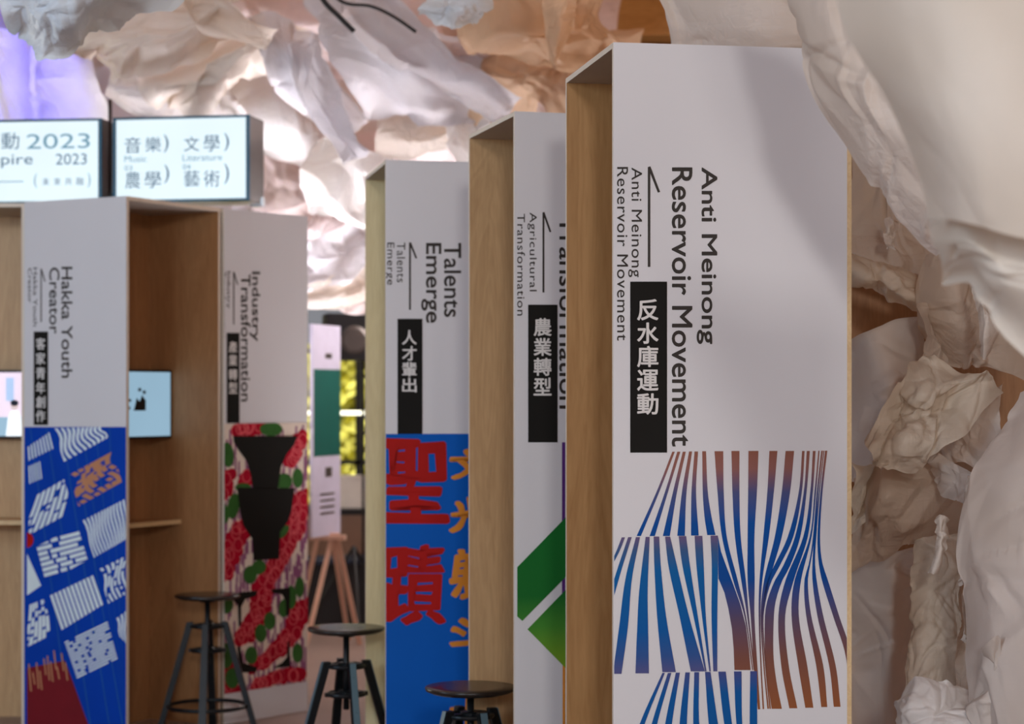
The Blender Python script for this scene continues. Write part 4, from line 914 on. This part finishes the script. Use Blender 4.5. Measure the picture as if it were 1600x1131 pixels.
sheet('tan faceted sheet with broad triangular folds, right of nearest booth', [[(1322, 740, 6.0), (1380, 725, 5.9), (1440, 720, 5.85), (1540, 660, 5.95)], [(1322, 790, 5.95), (1380, 770, 5.75), (1450, 760, 5.8), (1540, 740, 5.9)], [(1322, 840, 5.95), (1380, 820, 5.8), (1440, 820, 5.8), (1530, 800, 5.9)], [(1322, 900, 6.0), (1385, 880, 5.95), (1430, 860, 5.9), (1520, 880, 6.0)]], 'kraft', 38, .34, 0.03, fine=.2, group=R)
sheet('crumpled tan strip standing upright at the bottom', [[(1430, 845, 5.72), (1450, 838, 5.68), (1475, 835, 5.68), (1512, 832, 5.72)], [(1419, 930, 5.72), (1450, 930, 5.68), (1480, 930, 5.68), (1510, 930, 5.7)], [(1415, 1030, 5.72), (1440, 1030, 5.68), (1470, 1030, 5.68), (1502, 1030, 5.7)], [(1410, 1180, 5.72), (1440, 1180, 5.68), (1470, 1180, 5.68), (1500, 1180, 5.72)]], 'crisp', 39, .09, .012, creases=34, fine=.5, edge=.004, group=R)
def flap(label, q, D, m, seed, cell, amp, fine=.6, tilt=0.0, **k):
    # q: four corners, clockwise from the top left
    rows = []
    for j in range(4):
        t = j/3; row = []
        for i in range(4):
            s_ = i/3; x = (q[0][0]*(1-s_)+q[1][0]*s_)*(1-t)+(q[3][0]*(1-s_)+q[2][0]*s_)*t; y = (q[0][1]*(1-s_)+q[1][1]*s_)*(1-t)+(q[3][1]*(1-s_)+q[2][1]*s_)*t
            row.append((x, y, D+tilt*(s_-.5)+.03*math.sin(seed*1.7+s_*5+t*4)))
        rows.append(row)
    return sheet(label, rows, m, seed, cell, amp, fine=fine, edge=.006, nu=110, nv=110, creases=9, group=R, **k)
flap('small leaf shaped fold of paper in the upper recess', [(1388, 338), (1402, 345), (1396, 392), (1380, 380)], 6.1, 'cream', 60, .04, .008)
flap('tan sheet turned down beside the white folded sheet', [(1436, 470), (1475, 470), (1490, 600), (1440, 560)], 5.98, 'kraft', 61, .12, .02, tilt=.15)
flap('creased light tan sheet under the rolled one', [(1460, 640), (1572, 600), (1560, 740), (1470, 720)], 5.85, 'cream', 62, .13, .03, tilt=-.1)
flap('pale pointed sheet crossing below the rolled paper', [(1458, 708), (1530, 742), (1528, 800), (1470, 770)], 5.7, 'smooth', 63, .12, .02, tilt=-.2)
flap('thin upright strip of cream paper left of the big grey sheet', [(1506, 745), (1528, 740), (1512, 1010), (1502, 1000)], 5.5, 'cream', 64, .06, .01)
flap('crumpled flap below the rolled end at the left of the wall', [(1330, 720), (1382, 725), (1372, 800), (1324, 842)], 5.9, 'crisp', 65, .08, .014, fine=.9)
flap('shaded narrow sheet between tan strip and grey sheet', [(1495, 900), (1530, 900), (1535, 1120), (1490, 1140)], 5.62, 'kraft', 66, .1, .02, tilt=.1)
flap('folded tip of pale paper near the bottom right corner', [(1512, 1035), (1555, 1000), (1590, 1140), (1520, 1150)], 5.22, 'smooth', 67, .09, .02, tilt=-.15)
flap('cream pane of paper lying against the lower wall', [(1505, 840), (1545, 822), (1552, 900), (1500, 905)], 5.45, 'cream', 68, .08, .015, tilt=-.1)
sheet('thin twisted paper end sticking up at lower right', [[(1462, 806, 5.5), (1468, 803, 5.48), (1476, 806, 5.48), (1484, 812, 5.5)], [(1460, 830, 5.48), (1468, 830, 5.46), (1476, 832, 5.46), (1482, 834, 5.48)], [(1464, 855, 5.48), (1468, 856, 5.46), (1472, 858, 5.46), (1476, 860, 5.48)], [(1450, 895, 5.5), (1456, 896, 5.48), (1460, 896, 5.48), (1466, 896, 5.5)]], 'cream', 40, .05, .008, edge=.002, nu=40, nv=60, group=R)
sheet('big grey sheet filling the lower right edge of the picture', [[(1560, 600, 5.3), (1600, 570, 5.2), (1660, 560, 5.1), (1740, 560, 5.1)], [(1530, 720, 5.3), (1580, 720, 5.15), (1650, 720, 5.05), (1740, 720, 5.05)], [(1500, 850, 5.35), (1560, 860, 5.2), (1640, 870, 5.1), (1740, 870, 5.1)], [(1512, 1000, 5.35), (1560, 1000, 5.2), (1640, 1010, 5.1), (1740, 1000, 5.1)], [(1520, 1180, 5.35), (1570, 1180, 5.2), (1640, 1180, 5.1), (1740, 1180, 5.1)]], 'smooth', 41, .3, 0.03, fine=.3, aniso=2, ang=1.3, group=R)
sheet('pale sheet bunched up at the bottom edge, centre right', [[(1415, 1110, 5.45), (1450, 1075, 5.35), (1490, 1060, 5.35), (1560, 1075, 5.4)], [(1410, 1130, 5.4), (1450, 1110, 5.28), (1500, 1100, 5.28), (1570, 1110, 5.35)], [(1405, 1160, 5.4), (1450, 1150, 5.28), (1500, 1150, 5.28), (1580, 1150, 5.35)], [(1400, 1220, 5.45), (1450, 1220, 5.35), (1500, 1220, 5.35), (1580, 1220, 5.4)]], 'white', 42, .14, .03, group=R)
# foreground sheets, top right
Fg = 'large paper sheets near the viewer at top right'
sheet('long beige sheet hanging over the nearest booth corner', [[(1215, -90, 4.5), (1300, -90, 4.4), (1380, -90, 4.3), (1480, -90, 4.3)], [(1240, 40, 4.5), (1300, 30, 4.35), (1380, 30, 4.3), (1480, 20, 4.3)], [(1262, 135, 4.5), (1310, 130, 4.35), (1380, 130, 4.3), (1490, 130, 4.3)], [(1325, 230, 4.5), (1360, 210, 4.35), (1420, 220, 4.3), (1500, 240, 4.3)], [(1392, 325, 4.5), (1420, 300, 4.4), (1460, 300, 4.35), (1520, 310, 4.35)], [(1460, 402, 4.5), (1470, 395, 4.45), (1490, 385, 4.4), (1540, 380, 4.4)]], 'cream', 51, .22, 0.011, fine=.45, edge=.003, group=Fg)
sheet('largest pale sheet, blurred close to viewer at top right', [[(1295, -90, 3.1), (1400, -90, 3.0), (1520, -90, 2.95), (1720, -90, 2.95)], [(1322, 40, 3.1), (1420, 30, 2.98), (1530, 30, 2.93), (1720, 30, 2.95)], [(1380, 150, 3.1), (1450, 150, 2.98), (1550, 150, 2.93), (1720, 150, 2.95)], [(1425, 260, 3.12), (1490, 260, 3.0), (1570, 260, 2.95), (1720, 260, 2.95)], [(1450, 340, 3.15), (1500, 350, 3.05), (1590, 370, 3.0), (1720, 380, 3.0)]], 'front', 52, .3, 0.012, fine=.12, edge=.004, aniso=2.5, ang=1.3, creases=0, group=Fg)
sheet('pale knotted bulge of paper under the largest sheet', [[(1452, 335, 3.3), (1500, 340, 3.18), (1560, 350, 3.15), (1720, 360, 3.15)], [(1458, 375, 3.25), (1510, 375, 3.1), (1580, 400, 3.08), (1720, 420, 3.1)], [(1470, 410, 3.25), (1520, 405, 3.12), (1590, 450, 3.1), (1720, 500, 3.12)], [(1478, 432, 3.3), (1530, 428, 3.22), (1586, 500, 3.2), (1720, 620, 3.2)]], 'front', 53, .16, 0.012, fine=.25, edge=.004, curl=.02, creases=3, group=Fg)

# ------------------------------------------------------------------ cables in the canopy
def cable(pts, D, lab, r=.008):
    bm = bmesh.new(); P = [at(x, y, D) for x, y in pts]; o = P[0]
    q = interp([[tuple(a), tuple(a)] for a in P], 2, 24)[:, 0]
    tube(bm, [Vector(a)-o for a in q], r, 8)
    ob = from_bm('hanging_cable', bm, M['wire'], None, True); ob.location = o
    tag(ob, lab, 'cable', 'black cables in the paper canopy')
cable([(488, -40), (505, 0), (530, 26), (553, 49)], 9.6, 'short black cable slanting down at the top centre', .012)
cable([(480, -60), (530, 0), (580, 10), (615, 26), (650, 50)], 9.6, 'longer thin black cable arching beside the short one', .008)
